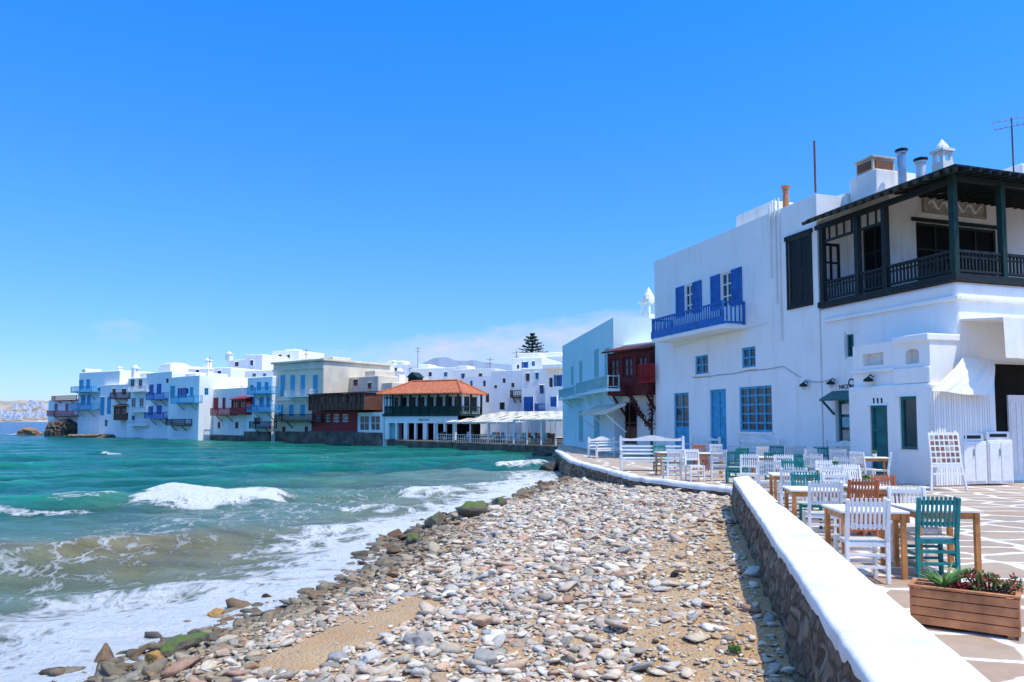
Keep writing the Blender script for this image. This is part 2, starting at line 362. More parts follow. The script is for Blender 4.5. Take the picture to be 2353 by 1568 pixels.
def breaker(px, py, half, h, tilt=0., fr=1.9, s=1.35, lump=.25):
    global H, foam
    p = at(px, py, SEA); a = (SXX-p.x)*math.cos(tilt)+(SYY-p.y)*math.sin(tilt); b = (p.y-SYY)*math.cos(tilt)+(SXX-p.x)*math.sin(tilt)
    b = b+(fbm(SXX*.5+9, SYY*.5)-.5)*1.5+.06*(a/half)**2
    win = np.clip(1.25*(1-(np.abs(a)/half)**3), 0, 1)
    H += h*win*np.where(b < 0, np.exp(-(b/.75)**2), np.exp(-(b/fr)**2)*(1-lump/2+lump*fbm(SXX*2.5, SYY*2.5)))
    foam = np.maximum(foam, win**.6*np.where(b < 0, np.exp(-(b/.25)**2), np.exp(-np.clip(b-fr*.45, 0, 9)**2/(.8*fr)**2))*s*(.62+.76*ff))
breaker(500, 1143, 2.75, .42, 0, 1.9, 1.6)
breaker(995, 1133, 1.5, .26, .3, 1.4, 1.15)
breaker(1130, 1108, 1.9, .12, .25, 1.1, 1.1)
breaker(880, 1160, 1.8, .06, .05, .6, .92)
breaker(90, 1163, 2.2, .08, 0, .6, .92)
breaker(255, 1043, 1.3, .15, 0, .8, .98)
breaker(740, 1052, 1.2, .12, .1, .7, .8)
breaker(20, 1000, 5, .3, 0, 1.2, 1.2)
breaker(1200, 1068, 2.2, .3, .3, 1.6, 1.3)
breaker(190, 1150, 1.4, .08, .0, .5, .9)
breaker(120, 1262, 3.2, .12, .12, .55, .55)
# shore foam
wdt = np.interp(SYY, [5, 8, 11, 18, 30], [6.8, 6.2, 4.0, 3.0, 3.2])
wob = (fbm(SXX*.35, SYY*.35)-.5)*2.6
sf = np.clip(1.45-(off+wob*.6)/wdt, 0, 1.45)*(SYY < 34)
foam = np.maximum(foam, sf*(.78+.78*fbm(SXX*.8+40, SYY*.8)))
lace = np.exp(-((off-5.5)/5.0)**2)*(SYY < 32)*(.56+.56*fbm(SXX*.3+5, SYY*.3+3))*np.interp(SYY, [6, 11, 14, 17, 22, 30], [1.05, 1.05, .94, .92, .90, .88])
foam = np.maximum(foam, lace*.95)
foam = np.maximum(foam, np.exp(-((SXX-1.2)/2.4)**2-((SYY-34)/9)**2)*1.25)
cap = np.clip((fbm(SXX*.11+50, SYY*.33)-.66)*6, 0, 1)*(RR > 26)*(RR < 170)*ff*1.4; foam = np.maximum(foam, cap)
# water colours
def lerp(a, b, t): return a+(b-a)*t[..., None]
teal = np.array([.006, .185, .125]); milky = np.array([.22, .30, .22]); brown = np.array([.30, .225, .10]); deep = np.array([.004, .125, .11]); navy = np.array([.004, .06, .18])
col = np.broadcast_to(teal, RR.shape+(3,)).copy()
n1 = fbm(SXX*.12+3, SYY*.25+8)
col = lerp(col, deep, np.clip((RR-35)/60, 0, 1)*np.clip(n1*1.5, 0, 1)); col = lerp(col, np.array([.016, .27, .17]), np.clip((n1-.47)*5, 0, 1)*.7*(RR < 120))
col = lerp(col, np.array([.025, .33, .21]), np.clip(HW0*3.2, 0, .75)); col = lerp(col, np.array([.003, .095, .075]), np.clip(-HW0*3., 0, .75))  # crests painted lighter as if light shone through, troughs painted darker
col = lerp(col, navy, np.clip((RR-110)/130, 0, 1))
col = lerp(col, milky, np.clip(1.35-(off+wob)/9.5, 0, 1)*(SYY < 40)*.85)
p0 = at(110, 1262, SEA); bz = np.exp(-((SYY-p0.y)/1.7)**2)*np.clip((-4.4-SXX)/3, 0, 1)
col = lerp(col, brown, np.clip(bz*.75+np.clip(1.15-off/4., 0, 1)*.5*(SYY < 30), 0, 1))
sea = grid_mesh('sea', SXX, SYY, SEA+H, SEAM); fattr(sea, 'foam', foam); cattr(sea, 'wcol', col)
struct(sea, 'turquoise sea with white foam running up the pebble beach', 'sea')

def xmax(y): return np.interp(y, [0, 3.54, 16.5, 18.6, 22.9, 32.3], [.75, 1.62, 4.8, 5.5, 3.75, 2.55])
def beachz(x, y):
    s = (x-shore(y))*.82; sp_ = np.maximum(s, 0)
    return np.where(s < 0, SEA+s*.16, SEA+.72*(sp_/(sp_+1.1*np.exp(-sp_/6)+1.3))*1.28)+(fbm(x*.7, y*.7)-.45)*.12
gx = np.linspace(-11, 7, 260); gy = np.linspace(-3, 36, 420); GY, GX = np.meshgrid(gy, gx, indexing='ij')
bz_ = np.minimum(beachz(GX, GY)+(fbm(GX*4, GY*4)-.5)*.05, -.04)
beach = grid_mesh('beach', GX, GY, bz_, SAND)
psand = at(850, 1470, -.6); wet = np.clip(1-(GX-shore(GY))*.82/1.0, 0, 1)
fattr(beach, 'wet', np.clip(wet*.9, 0, 1)); struct(beach, 'brown sandy ground under the pebble beach', 'beach')

# pebbles
ico = bmesh.new(); bmesh.ops.create_icosphere(ico, subdivisions=2, radius=1); ico.verts.ensure_lookup_table()
IV = np.array([v.co[:] for v in ico.verts]); IF = np.array([[v.index for v in f.verts] for f in ico.faces]); ico.free()
vari = []
for k in range(16):
    q = IV.copy()
    d = np.array([noise.noise(Vector(v*1.2)+Vector((k*9, 3, 7))) for v in IV]); q = q*(1+.45*d[:, None])
    for _ in range(7):
        nrm = rng.normal(size=3); nrm /= np.linalg.norm(nrm); lim = rng.uniform(.40, .76); dd = q@nrm; q = q-np.clip(dd-lim, 0, 9)[:, None]*nrm
    vari.append(q)
pal = np.array([(.64, .52, .38), (.68, .57, .43), (.56, .51, .45), (.42, .39, .36), (.74, .66, .54), (.54, .37, .24), (.62, .47, .36), (.34, .29, .23), (.68, .60, .48), (.56, .46, .34), (.50, .30, .20), (.65, .54, .41), (.60, .48, .36), (.50, .38, .28)])
def pebbles(n, med, sig, lo, hi, dens):
    y = 5.0+27*rng.random(n)**1.35; x = rng.uniform(-7, 5.6, n); s = (x-shore(y))*.82
    ok = (s > -.75) & (x < xmax(y)-.03) & (rng.random(n) < dens(x, y, s)); x, y, s = x[ok], y[ok], s[ok]; n = len(x)
    L = np.clip(np.exp(rng.normal(math.log(med), sig, n)), lo, hi)*np.interp(s, [-.5, .6, 2], [1.4, 1.15, 1.])*np.interp(y, [6, 14, 28], [.92, 1.1, 1.5])
    c = pal[rng.integers(0, len(pal), n)]*rng.uniform(.72, 1.15, (n, 1))
    w = np.clip(1.1-s/1.35+rng.normal(0, .22, n), 0, 1)[:, None]; c = c*(1-w*.66)*np.where(w > .3, np.array([1.02, .95, .82]), 1)
    return x, y, s, L, c
def sandy(x, y): return (x > xmax(y)-1.0-1.1*vn(x*1.3, y*1.3)) & (y < 14.5)
def bare(x, y): return np.hypot((x-psand.x)-.35*(y-psand.y), (y-psand.y)*.38) < .38+.28*vn(x*3, y*3)
A1 = pebbles(72000, .039, .48, .020, .14, lambda x, y, s: np.where(sandy(x, y), .22, np.where(bare(x, y), .01, .64+.45*vn(x*.9, y*.9))))
A2 = pebbles(42000, .019, .38, .009, .04, lambda x, y, s: np.where(sandy(x, y), .95, np.where(bare(x, y), .05, .6)))
x, y, s, L, c = [np.concatenate(t) for t in zip(A1, A2)]
n = len(x); vs = []; fs = []; cs = []; o = 0; kind = rng.integers(0, 16, n); zb = np.minimum(beachz(x, y), -.04)
for k in range(16):
    i = np.where(kind == k)[0]; m_ = len(i)
    sc = np.stack([L[i]*1.3, L[i]*rng.uniform(.6, 1.05, m_), L[i]*rng.uniform(.24, .54, m_)], -1)
    v = vari[k][None]*sc[:, None, :]; t = rng.uniform(0, 6.28, m_); tl = rng.normal(0, .25, m_)
    vx = v[..., 0]*np.cos(tl)[:, None]-v[..., 2]*np.sin(tl)[:, None]; vz = v[..., 0]*np.sin(tl)[:, None]+v[..., 2]*np.cos(tl)[:, None]; vy = v[..., 1]
    ct = np.cos(t)[:, None]; st = np.sin(t)[:, None]
    P = np.stack([vx*ct-vy*st+x[i][:, None], vx*st+vy*ct+y[i][:, None], vz+(zb[i]+sc[:, 2]*rng.uniform(.15, .9, m_))[:, None]], -1)
    vs.append(P.reshape(-1, 3)); fs.append((IF[None]+(np.arange(m_)*len(IV))[:, None, None]+o).reshape(-1, 3)); cs.append(np.repeat(c[i], len(IV), 0)); o += m_*len(IV)
vs = np.concatenate(vs); fs = np.concatenate(fs); cs = np.concatenate(cs)
print('pebbles', n)
me = bpy.data.meshes.new('pebbles'); me.vertices.add(len(vs)); me.vertices.foreach_set('co', vs.ravel()); me.loops.add(fs.size); me.loops.foreach_set('vertex_index', fs.ravel().astype(np.int32))
me.polygons.add(len(fs)); me.polygons.foreach_set('loop_start', np.arange(0, fs.size, 3)); me.polygons.foreach_set('use_smooth', np.ones(len(fs), bool)); me.update(calc_edges=True)
me.materials.append(PEB); po = bpy.data.objects.new('pebbles', me); C.objects.link(po); cattr(po, 'col', cs)
tag(po, 'rounded tan and grey pebbles covering the beach beside the low wall', 'pebbles', kind='stuff')

# single big stones
def rockmat(name, col, moss=None):
    m, nt_, b = base(name); tc_ = coords(nt_)
    c_ = mixc(nt_, nz(nt_, tc_, 5, 7, .65), [k*.6 for k in col], [k*1.3 for k in col])
    if moss:
        g = nt_.nodes.new('ShaderNodeNewGeometry'); sp_ = nt_.nodes.new('ShaderNodeSeparateXYZ'); nt_.links.new(g.outputs['Normal'], sp_.inputs[0])
        c_ = mixc(nt_, ramp(nt_, math_(nt_, 'MULTIPLY', sp_.outputs[2], nz(nt_, tc_, 7, 6)), [(.22, 0.), (.45, .95)]), c_, moss)
    nt_.links.new(c_, b.inputs['Base Color']); b.inputs['Roughness'].default_value = .75; bump(nt_, b, nz(nt_, tc_, 16, 8, .65), .8, .04); return m
RG, RO, RD, RW, RM = rockmat('grey_stone', (.36, .33, .28)), rockmat('ochre_stone', (.42, .22, .05)), rockmat('dark_wet_rock', (.05, .042, .032)), rockmat('pale_stone', (.62, .57, .50)), rockmat('mossy_stone', (.12, .10, .065), (.085, .135, .012))
def rock(px, py, wpx, hpx, m, label, seed, z=None, lift=.3, name='beach_stone', cat='stone', group=None):
    zz = -.6
    for _ in range(5):
        p = at(px, py, zz); zz = max(float(beachz(np.array(p.x), np.array(p.y))), SEA-.05) if z is None else z
    D = p.y; w = wpx/2*D/FPX; h = hpx*D/FPX*.62
    bm = bmesh.new(); bmesh.ops.create_icosphere(bm, subdivisions=4, radius=1); rr_ = random.Random(seed); pls = []
    for _ in range(8): pls.append((Vector((rr_.gauss(0, 1), rr_.gauss(0, 1), rr_.gauss(0, 1))).normalized(), rr_.uniform(.55, .85)))
    for v in bm.verts:
        q = v.co.copy()
        for nn_, lm_ in pls: q -= nn_*max(0, q.dot(nn_)-lm_)
        k = 1+.28*noise.noise(q*1.2+Vector((seed*7, 0, 2)))+.12*noise.noise(q*3.3+Vector((seed, 5, 1)))+.05*noise.noise(q*8)
        v.co = Vector((q.x*w*1.15, q.y*w*.9, q.z*h*1.1))*k
    me = bpy.data.meshes.new(name); bm.to_mesh(me); bm.free(); me.materials.append(m); me.polygons.foreach_set('use_smooth', [True]*len(me.polygons))
    o = bpy.data.objects.new(name, me); C.objects.link(o); o.location = (p.x, p.y, zz+h*lift); o.rotation_euler = (0, 0, seed*1.3); tag(o, label, cat, group); return o
rock(425, 1497, 115, 36, RM, 'flat green mossy stone at the edge of the foam near the bottom left', 1, lift=.7)
rock(356, 1528, 46, 28, RO, 'small ochre stone in the foam beside the flat mossy stone', 2, lift=.7)
rock(855, 1518, 50, 24, RW, 'whitish flat stone on the patch of bare sand', 3)
rock(965, 1480, 75, 36, RG, 'largest grey boulder beside the bare sand patch', 4)
rock(1120, 1520, 75, 32, RG, 'broad grey stone at the bottom centre of the beach', 5)
rock(497, 1422, 40, 22, RO, 'brown stone standing alone in the wash of foam', 6, lift=.6)
rock(1735, 1322, 45, 24, RW, 'pale squared stone lying just off the foot of the low wall', 8)
rock(1310, 1350, 55, 28, RG, 'smooth grey boulder in the middle of the pebble beach', 9)
rock(1090, 1188, 74, 36, RM, 'green weedy rock at the waterline below the terrace', 10, lift=.6)
rock(1000, 1213, 50, 32, RM, 'green weedy rock in the surf left of the longest weedy rock', 11, lift=.6)
rock(1148, 1168, 44, 24, RM, 'small green weedy rock right of the longest weedy rock', 16, lift=.6)
rock(952, 1250, 40, 24, RM, 'small green weedy rock nearest the camera at the waterline', 17, lift=.6)
rock(1552, 1326, 20, 20, RD, 'dark round lump lying on the sandy strip', 12)
rock(1262, 1085, 55, 26, RD, 'dark wet rock below the corner of the terrace wall', 13, z=SEA-.1, name='shore_rock', cat='rock')
rock(1245, 1050, 45, 24, RD, 'dark wave-washed rock behind the terrace corner', 14, z=SEA-.1, name='shore_rock', cat='rock')
rock(72, 1000, 46, 20, rockmat('brown_islet', (.30, .17, .08)), 'low brown rock islet left of the town', 15, z=SEA, name='rock_islet', cat='rock')

# ---------------------------------------------------------------- terrace
tedge = [(1.0, 0), (1.9, 3.54), (5.15, 16.9), (5.62, 18.9), (3.75, 22.9), (2.6, 32.3), (2.6, 44), (3.7, 57)]
tb = MB(); poly = tedge+[(12, 62), (60, 50), (60, -10), (1.0, -10)]
tb.add([(p[0], p[1], 0) for p in poly], [tuple(range(len(poly)))]); o = tb.build('terrace', FLAG)
if o.data.polygons[0].normal.z < 0: o.data.flip_normals()
struct(o, 'terrace paved in brown flagstones with white painted joints', 'terrace')
def strip(pts, prof, m, name, par=None, sub=.25, amp=.03, nf=1.5):
    """prof: list of (offset to the right of travel, z); swept along pts with noise"""
    P = []
    for a, b in zip(pts[:-1], pts[1:]):
        a = Vector(a); b = Vector(b); n_ = max(1, int((b-a).length/sub))
        for i in range(n_): P.append(a.lerp(b, i/n_))
    P.append(Vector(pts[-1])); mb = MB(); k = len(prof)
    for i, p in enumerate(P):
        d = (P[min(i+1, len(P)-1)]-P[max(i-1, 0)]).normalized(); nn = Vector((d.y, -d.x))
        for o_, z in prof:
            w = p+nn*o_; q = Vector((w.x, w.y, z))
            e = amp*noise.noise(q*nf*2)+amp*.5*noise.noise(q*nf*6); e2 = amp*.6*noise.noise(q*nf*2+Vector((9, 9, 9)))
            mb.v.append((w.x+nn.x*e, w.y+nn.y*e, z+e2))
    for i in range(len(P)-1):
        for j in range(k-1): mb.f.append((i*k+j, i*k+j+1, (i+1)*k+j+1, (i+1)*k+j))
    return mb.build(name, m, par, smooth=True)
ew = thing('terrace_edge_wall', 'stone retaining wall with white painted kerb below the far end of the terrace', 'wall')
tp = [(p[0], p[1]) for p in tedge[2:7]]
strip(tp, [(-.02, .02)]+[(-.02-.12*(i/10), .02-1.3*i/10) for i in range(1, 11)], STONEW, 'stone_face', ew, .15, .12)
strip(tp, [(-.07, -.08), (-.08, -.02), (-.05, .05), (0.02, .065), (.18, .06), (.26, .05), (.28, -.02)], CAPW, 'white_kerb', ew, .15, .045)
# low parapet along the beach
pw = thing('parapet_wall', 'long low stone wall with thick white painted top between beach and terrace', 'wall')
L0, L1 = Vector((.98, .6)), Vector((4.89, 16.5)); R0, R1 = Vector((1.60, .6)), Vector((5.46, 17.2))
N = 190; cap = MB(); st = MB(); sr = 22
capprof = [(.0, .40), (-.012, .435), (-.008, .475), (.015, .494), (.05, .5), (.25, .502), (.5, .503), (.75, .502), (.95, .5), (.99, .492), (1.0, .46), (1.0, .3), (1.0, .1), (1.0, -.05)]; pc = len(capprof)
for i in range(N+1):
    t = i/N; l = L0.lerp(L1, t); r = R0.lerp(R1, t); d = (r-l).normalized()
    def nn(q, a): return a*noise.noise(Vector(q)*.8)+a*.5*noise.noise(Vector(q)*4)
    drip = .03*noise.noise(Vector((t*30, 1, 2)))+.05*noise.noise(Vector((t*100, 5, 2)))
    w = (r-l).length
    for j, (a, z) in enumerate(capprof):
        if j == 0: z += drip
        q = l+d*(a*w); e = nn((q.x, q.y, z), .018); cap.v.append((q.x+e, q.y, z+nn((q.x, q.y+5, 1), .012)))
    for j in range(sr):
        z = .45-1.25*j/(sr-1); q = l-d*(-.02+.16*j/(sr-1)); cell = noise.cell_vector(Vector((q.y*3.2+.6*noise.noise(Vector((q.y*2, z*3, 0))), z*5+.8*noise.noise(Vector((q.y*3, z*3, 4))), 1))).x
        e = nn((q.x*1.6, q.y*1.6, z*2.2), .05)+.04*noise.noise(Vector((q.x*7, q.y*7, z*9)))+.06*(cell-.5)
        e *= min(1, j/3)
        st.v.append((q.x-d.x*e, q.y-d.y*e, z))
for i in range(N):
    for j in range(pc-1): cap.f.append((i*pc+j, i*pc+j+1, (i+1)*pc+j+1, (i+1)*pc+j))
    for j in range(sr-1): st.f.append((i*sr+j, i*sr+j+1, (i+1)*sr+j+1, (i+1)*sr+j))
e0 = (N*pc)
cap.f.append(tuple(e0+j for j in range(pc)))
cap.build('white_top', CAPW, pw, smooth=True); st.build('stone_face', STONEW, pw, smooth=True)
pe = MB(); a = L1; b = R1; pe.quad((a.x-.05, a.y+.01, -.8), (b.x, b.y+.01, -.8), (b.x, b.y+.01, .36), (a.x, a.y+.01, .36)); pe.build('end_face', STONEW, pw)
dh = MB(); p = L0.lerp(L1, .19); dd = (L1-L0).normalized(); nn_ = Vector((-dd.y, dd.x))
ring = [(-.15, -.35), (.15, -.35), (.15, .02), (.1, .12), (0, .16), (-.1, .12), (-.15, .02)]
dh.add([(p.x+dd.x*u+nn_.x*.16, p.y+dd.y*u+nn_.y*.16, z) for u, z in ring], [tuple(range(7))]); dh.build('drain_hole_shade', INT, pw)  # flat dark arch painted on as the shade inside a drain hole

# ---------------------------------------------------------------- building kit
def wallbox(name, m, par, u0, u1, v0, v1, z0, z1, fh=(), sh=(), rec=.18, bev=.05):
    rd = lambda x: round(x, 3)
    fh = [tuple(rd(a) for a in h) for h in fh]; sh = [tuple(rd(a) for a in h) for h in sh]; u0, u1, v0, v1, z0, z1 = map(rd, (u0, u1, v0, v1, z0, z1))
    fh = [(max(h[0], u0), max(h[1], z0), min(h[2], u1), min(h[3], z1)) for h in fh]; sh = [(max(h[0], v0), max(h[1], z0), min(h[2], v1), min(h[3], z1)) for h in sh]
    us = sorted({u0, u1, *[h[0] for h in fh], *[h[2] for h in fh]}); vs_ = sorted({v0, v1, *[h[0] for h in sh], *[h[2] for h in sh]})
    zs = sorted({z0, z1, *[h[1] for h in fh+sh], *[h[3] for h in fh+sh]}); mb = MB()
    ins = lambda hs, a, b: any(h[0] < a < h[2] and h[1] < b < h[3] for h in hs)
    for za, zb_ in zip(zs[:-1], zs[1:]):
        zm = (za+zb_)/2
        for a, b in zip(us[:-1], us[1:]):
            if not ins(fh, (a+b)/2, zm): mb.quad((a, v0, za), (b, v0, za), (b, v0, zb_), (a, v0, zb_))
            mb.quad((b, v1, za), (a, v1, za), (a, v1, zb_), (b, v1, zb_))
        for a, b in zip(vs_[:-1], vs_[1:]):
            if not ins(sh, (a+b)/2, zm): mb.quad((u1, a, za), (u1, b, za), (u1, b, zb_), (u1, a, zb_))
            mb.quad((u0, b, za), (u0, a, za), (u0, a, zb_), (u0, b, zb_))
    for a, b in zip(us[:-1], us[1:]):
        for c_, d in zip(vs_[:-1], vs_[1:]): mb.quad((a, c_, z1), (b, c_, z1), (b, d, z1), (a, d, z1))
    for h in fh:
        a, p_, b, q = h; w = v0+rec
        mb.quad((a, v0, p_), (a, w, p_), (b, w, p_), (b, v0, p_)); mb.quad((a, v0, q), (b, v0, q), (b, w, q), (a, w, q)); mb.quad((a, v0, p_), (a, v0, q), (a, w, q), (a, w, p_)); mb.quad((b, v0, p_), (b, w, p_), (b, w, q), (b, v0, q))
    for h in sh:
        a, p_, b, q = h; w = u1-rec
        mb.quad((u1, a, p_), (w, a, p_), (w, b, p_), (u1, b, p_)); mb.quad((u1, a, q), (u1, b, q), (w, b, q), (w, a, q)); mb.quad((u1, a, p_), (u1, a, q), (w, a, q), (w, a, p_)); mb.quad((u1, b, p_), (w, b, p_), (w, b, q), (u1, b, q))
    return mb.build(name, m, par, bev=bev, weld=True, normals=False)

def T(front, v0, u1):
    """maps (a, depth, z) on a face to local coords"""
    return (lambda a, d, z: (a, v0+d, z)) if front else (lambda a, d, z: (u1-d, a, z))
def fbox(mb, t, a0, d0, z0, a1, d1, z1):
    p = t(a0, d0, z0); q = t(a1, d1, z1); lo = [min(i, j) for i, j in zip(p, q)]; hi = [max(i, j) for i, j in zip(p, q)]; mb.box(*lo, *hi)
def leaf(t, a0, z0, a1, z1, m, par, d0=-.055, d1=-.012, slats=True, name='shutter'):
    mb = MB(); w = a1-a0; h = z1-z0; fw = min(.09, w*.2)
    fbox(mb, t, a0, d0, z0, a0+fw, d1, z1); fbox(mb, t, a1-fw, d0, z0, a1, d1, z1)
    for k, zz in enumerate((z0, z0+h*.48, z1-fw)): fbox(mb, t, a0+fw, d0+.004, zz, a1-fw, d1-.004, zz+fw)
    if slats:
        n_ = max(5, int(h/.11))
        for i in range(n_):
            zz = z0+fw+(h-2*fw)*i/n_; fbox(mb, t, a0+fw, d0+.012, zz, a1-fw, d1-.012, zz+(h-2*fw)/n_*.7)
    fbox(mb, t, a0+fw, d1-.010, z0+fw, a1-fw, d1-.006, z1-fw)
    return mb.build(name, m, par)
def opening(root, hole, v0, u1, mf, mp=GLASS, front=True, kind='window', bars=(1, 1), sh=None, shw=None, sill=None, shut=False):
    a0, z0, a1, z1 = hole; t = T(front, v0, u1); w = a1-a0; h = z1-z0; fw = min(.09, w*.14); mb = MB()
    fbox(mb, t, a0, .05, z0, a0+fw, .13, z1); fbox(mb, t, a1-fw, .05, z0, a1, .13, z1); fbox(mb, t, a0+fw, .052, z1-fw, a1-fw, .128, z1)
    fbox(mb, t, a0+fw, .052, z0, a1-fw, .128, z0+fw)
    for i in range(1, bars[0]+1):
        x_ = a0+w*i/(bars[0]+1); fbox(mb, t, x_-fw*.45, .058, z0+fw, x_+fw*.45, .124, z1-fw)
    for i in range(1, bars[1]+1):
        z_ = z0+h*i/(bars[1]+1); fbox(mb, t, a0+fw, .064, z_-fw*.35, a1-fw, .12, z_+fw*.35)
    f = mb.build(kind, mf, root)
    if kind == 'door':
        pm = MB(); fbox(pm, t, a0+fw*.5, .085, z0+fw*.5, a1-fw*.5, .1, z0+h*.42); pm.build('panel', mf, f)
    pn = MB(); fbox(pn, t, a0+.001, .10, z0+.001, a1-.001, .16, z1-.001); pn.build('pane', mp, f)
    if sill:
        sm = MB(); fbox(sm, t, a0-.08, -.07, z0-.09, a1+.08, .05, z0-.003); sm.build('sill', sill, f)
    if sh:
        lw = shw or w*.52
        leaf(t, a0-lw-.01, z0, a0-.01, z1, sh, f); leaf(t, a1+.01, z0, a1+lw+.01, z1, sh, f)
    if shut:
        leaf(t, a0+.01, z0+.01, (a0+a1)/2-.005, z1-.01, mf, f, .0, .045); leaf(t, (a0+a1)/2+.005, z0+.01, a1-.01, z1-.01, mf, f, .0, .045)
    return f
def balcony(root, u0, u1, v0, proj, zb, zr, m, ms, sp_=.16, nb=2, slab=.14, rail=.07, back=0):
    s_ = MB(); s_.box(u0, v0-proj, zb, u1, v0-.004, zb+slab); b = s_.build('balcony', ms, root)
    r = MB(); e = .05
    cs_ = [(u0+e, v0-proj+e), (u1-e, v0-proj+e)]
    for (x_, y_) in cs_+[(u0+e, v0-.05), (u1-e, v0-.05)]: r.box(x_-rail/2, y_-rail/2, zb+slab+.002, x_+rail/2, y_+rail/2, zr+.03)
    def run(p, q):
        p = Vector(p); q = Vector(q); d = (q-p); l = d.length; d.normalize(); pa = p+d*rail*.55; qa = q-d*rail*.55
        for z_ in (zr-.03, zb+slab+.10): r.bar((pa.x, pa.y, z_), (qa.x, qa.y, z_), rail*.8, rail*.8)
        n_ = max(2, int(l/sp_))
        for i in range(1, n_):
            c_ = p+d*(l*i/n_); r.bar((c_.x, c_.y, zb+slab+.14), (c_.x, c_.y, zr-.06), rail*.5)
    run(cs_[0], cs_[1]); run(cs_[0], (u0+e, v0-.05)); run(cs_[1], (u1-e, v0-.05)); r.build('railing', m, b)
    for i in range(nb):
        x_ = u0+(u1-u0)*(i+.5)/nb if nb > 1 else (u0+u1)/2
        k = MB(); k.bar((x_, v0-.01, zb-proj*.75), (x_, v0-proj*.85, zb-.03), .09); k.build('bracket', ms if ms is not WHITE else m, b)
    return b
def bay(root, u0, u1, v0, proj, z0, z1, m, mw, n_=2, roofm=None, glass=GLASS):
    w = u1-u0; hs = []; h = z1-z0
    for i in range(n_): hs.append((u0+w*(i+.14)/n_, z0+h*.42, u0+w*(i+.86)/n_, z0+h*.86))
    b = wallbox('bay', m, root, u0, u1, v0-proj, v0-.003, z0, z1, hs, (), .12, .02)
    bt = MB(); bt.quad((u0, v0-proj, z0), (u0, v0-.003, z0), (u1, v0-.003, z0), (u1, v0-proj, z0)); bt.build('underside', m, b)
    for hh in hs: opening(b, hh, v0-proj, 0, mw, glass, bars=(1, 1))
    bd = MB()
    k = int(h*.4/.16)
    for i in range(k): bd.box(u0-.008, v0-proj-.014, z0+.03+i*.16, u1+.008, v0-proj-.001, z0+.03+i*.16+.13)
    bd.build('boarding', m, b)
    rf = MB(); rf.add([(u0-.2, v0-proj-.25, z1), (u1+.2, v0-proj-.25, z1), (u1+.2, v0-.003, z1+.35), (u0-.2, v0-.003, z1+.35), (u0-.2, v0-proj-.25, z1+.09), (u1+.2, v0-proj-.25, z1+.09), (u1+.2, v0-.003, z1+.44), (u0-.2, v0-.003, z1+.44)],
           [(3, 2, 1, 0), (4, 5, 6, 7), (0, 1, 5, 4), (1, 2, 6, 5), (2, 3, 7, 6), (3, 0, 4, 7)])
    rf.build('bay_roof', roofm or m, b)
    return b
def pepper_chimney(root, x_, y_, z0, h, w, m=WHITE):
    mb = MB(); mb.box(x_-w/2, y_-w/2, z0, x_+w/2, y_+w/2, z0+h*.55)
    for i in (-1, 1):
        for j in (-1, 1): mb.box(x_+i*w*.36-w*.1, y_+j*w*.36-w*.1, z0+h*.55, x_+i*w*.36+w*.1, y_+j*w*.36+w*.1, z0+h*.74)
    mb.box(x_-w*.6, y_-w*.6, z0+h*.741, x_+w*.6, y_+w*.6, z0+h*.79); mb.lathe([(w*.5, h*.79), (w*.42, h*.86), (w*.2, h*.94), (.03*w, h)], (x_, y_, z0), 10)
    return mb.build('chimney', m, root)

# ---------------------------------------------------------------- the big white house on the right
n_ = Vector((.952, .306)); d_ = Vector((-.306, .952)); MO = n_*18.3+d_*33.2
M = Fr(MO, (.306, -.952))
mr = thing('white_house', 'large white house with dark wooden corner balcony and blue balcony above the cafe terrace', 'house', M.O, M.ang)
UA = M.uz(1880, 600)[0]; UC = M.uz(2198, 700)[0]; ZB = M.uz(2198, 645)[1]; ZT = M.uz(1505, 601)[1]
U0 = M.uz(1506, 800)[0]; pj = 1.1
rA = {k: M.rect(b) for k, b in dict(w1=(1574, 653, 1594, 725), w2=(1657, 625, 1683, 708), s1=(1598, 817, 1628, 860), s2=(1705, 798, 1737, 845), d1=(1550, 903, 1584, 1036), d2=(1633, 895, 1670, 1044), d3=(1700, 888, 1775, 993), dk=(1814, 545, 1864, 700)).items()}
wallbox('wall', WHITE, mr, U0, UA, -.02, 9, -.3, ZT, list(rA.values()), [(.25, ZB+1.0, 1.0, ZB+2.4)], .18, .09)
opening(mr, (.25, ZB+1.0, 1.0, ZB+2.4), 0, UA, DARK, PWHITE, front=False, bars=(1, 1))
for k in ('w1', 'w2'):
    opening(mr, rA[k], -.02, 0, PWHITE, GLASS, bars=(1, 2), sh=BLUE, shw=.72)
for k in ('s1', 's2'): opening(mr, rA[k], -.02, 0, BLUE2, GLASS, bars=(1, 1), sill=WHITE)
opening(mr, rA['d1'], -.02, 0, BLUE2, GLASS, kind='door', bars=(1, 3)); opening(mr, rA['d2'], -.02, 0, BLUE2, BLUE2, kind='door', bars=(1, 3))
opening(mr, rA['d3'], -.02, 0, BLUE2, GLASS, kind='window', bars=(3, 4), sill=WHITE)
opening(mr, rA['dk'], -.02, 0, DARK, DARK, bars=(1, 2), shut=True)
a0, z0, a1, z1 = rA['dk']; lm = MB(); lm.box(a0-.16, -.09, z1+.003, a1+.16, -.023, z1+.16); lm.box(a0-.1, -.08, z0-.12, a1+.1, -.023, z0-.003); lm.box(a0-.1, -.07, z0, a0-.003, -.023, z1); lm.box(a1+.003, -.07, z0, a1+.1, -.023, z1); lm.build('window_surround', DARK, mr)
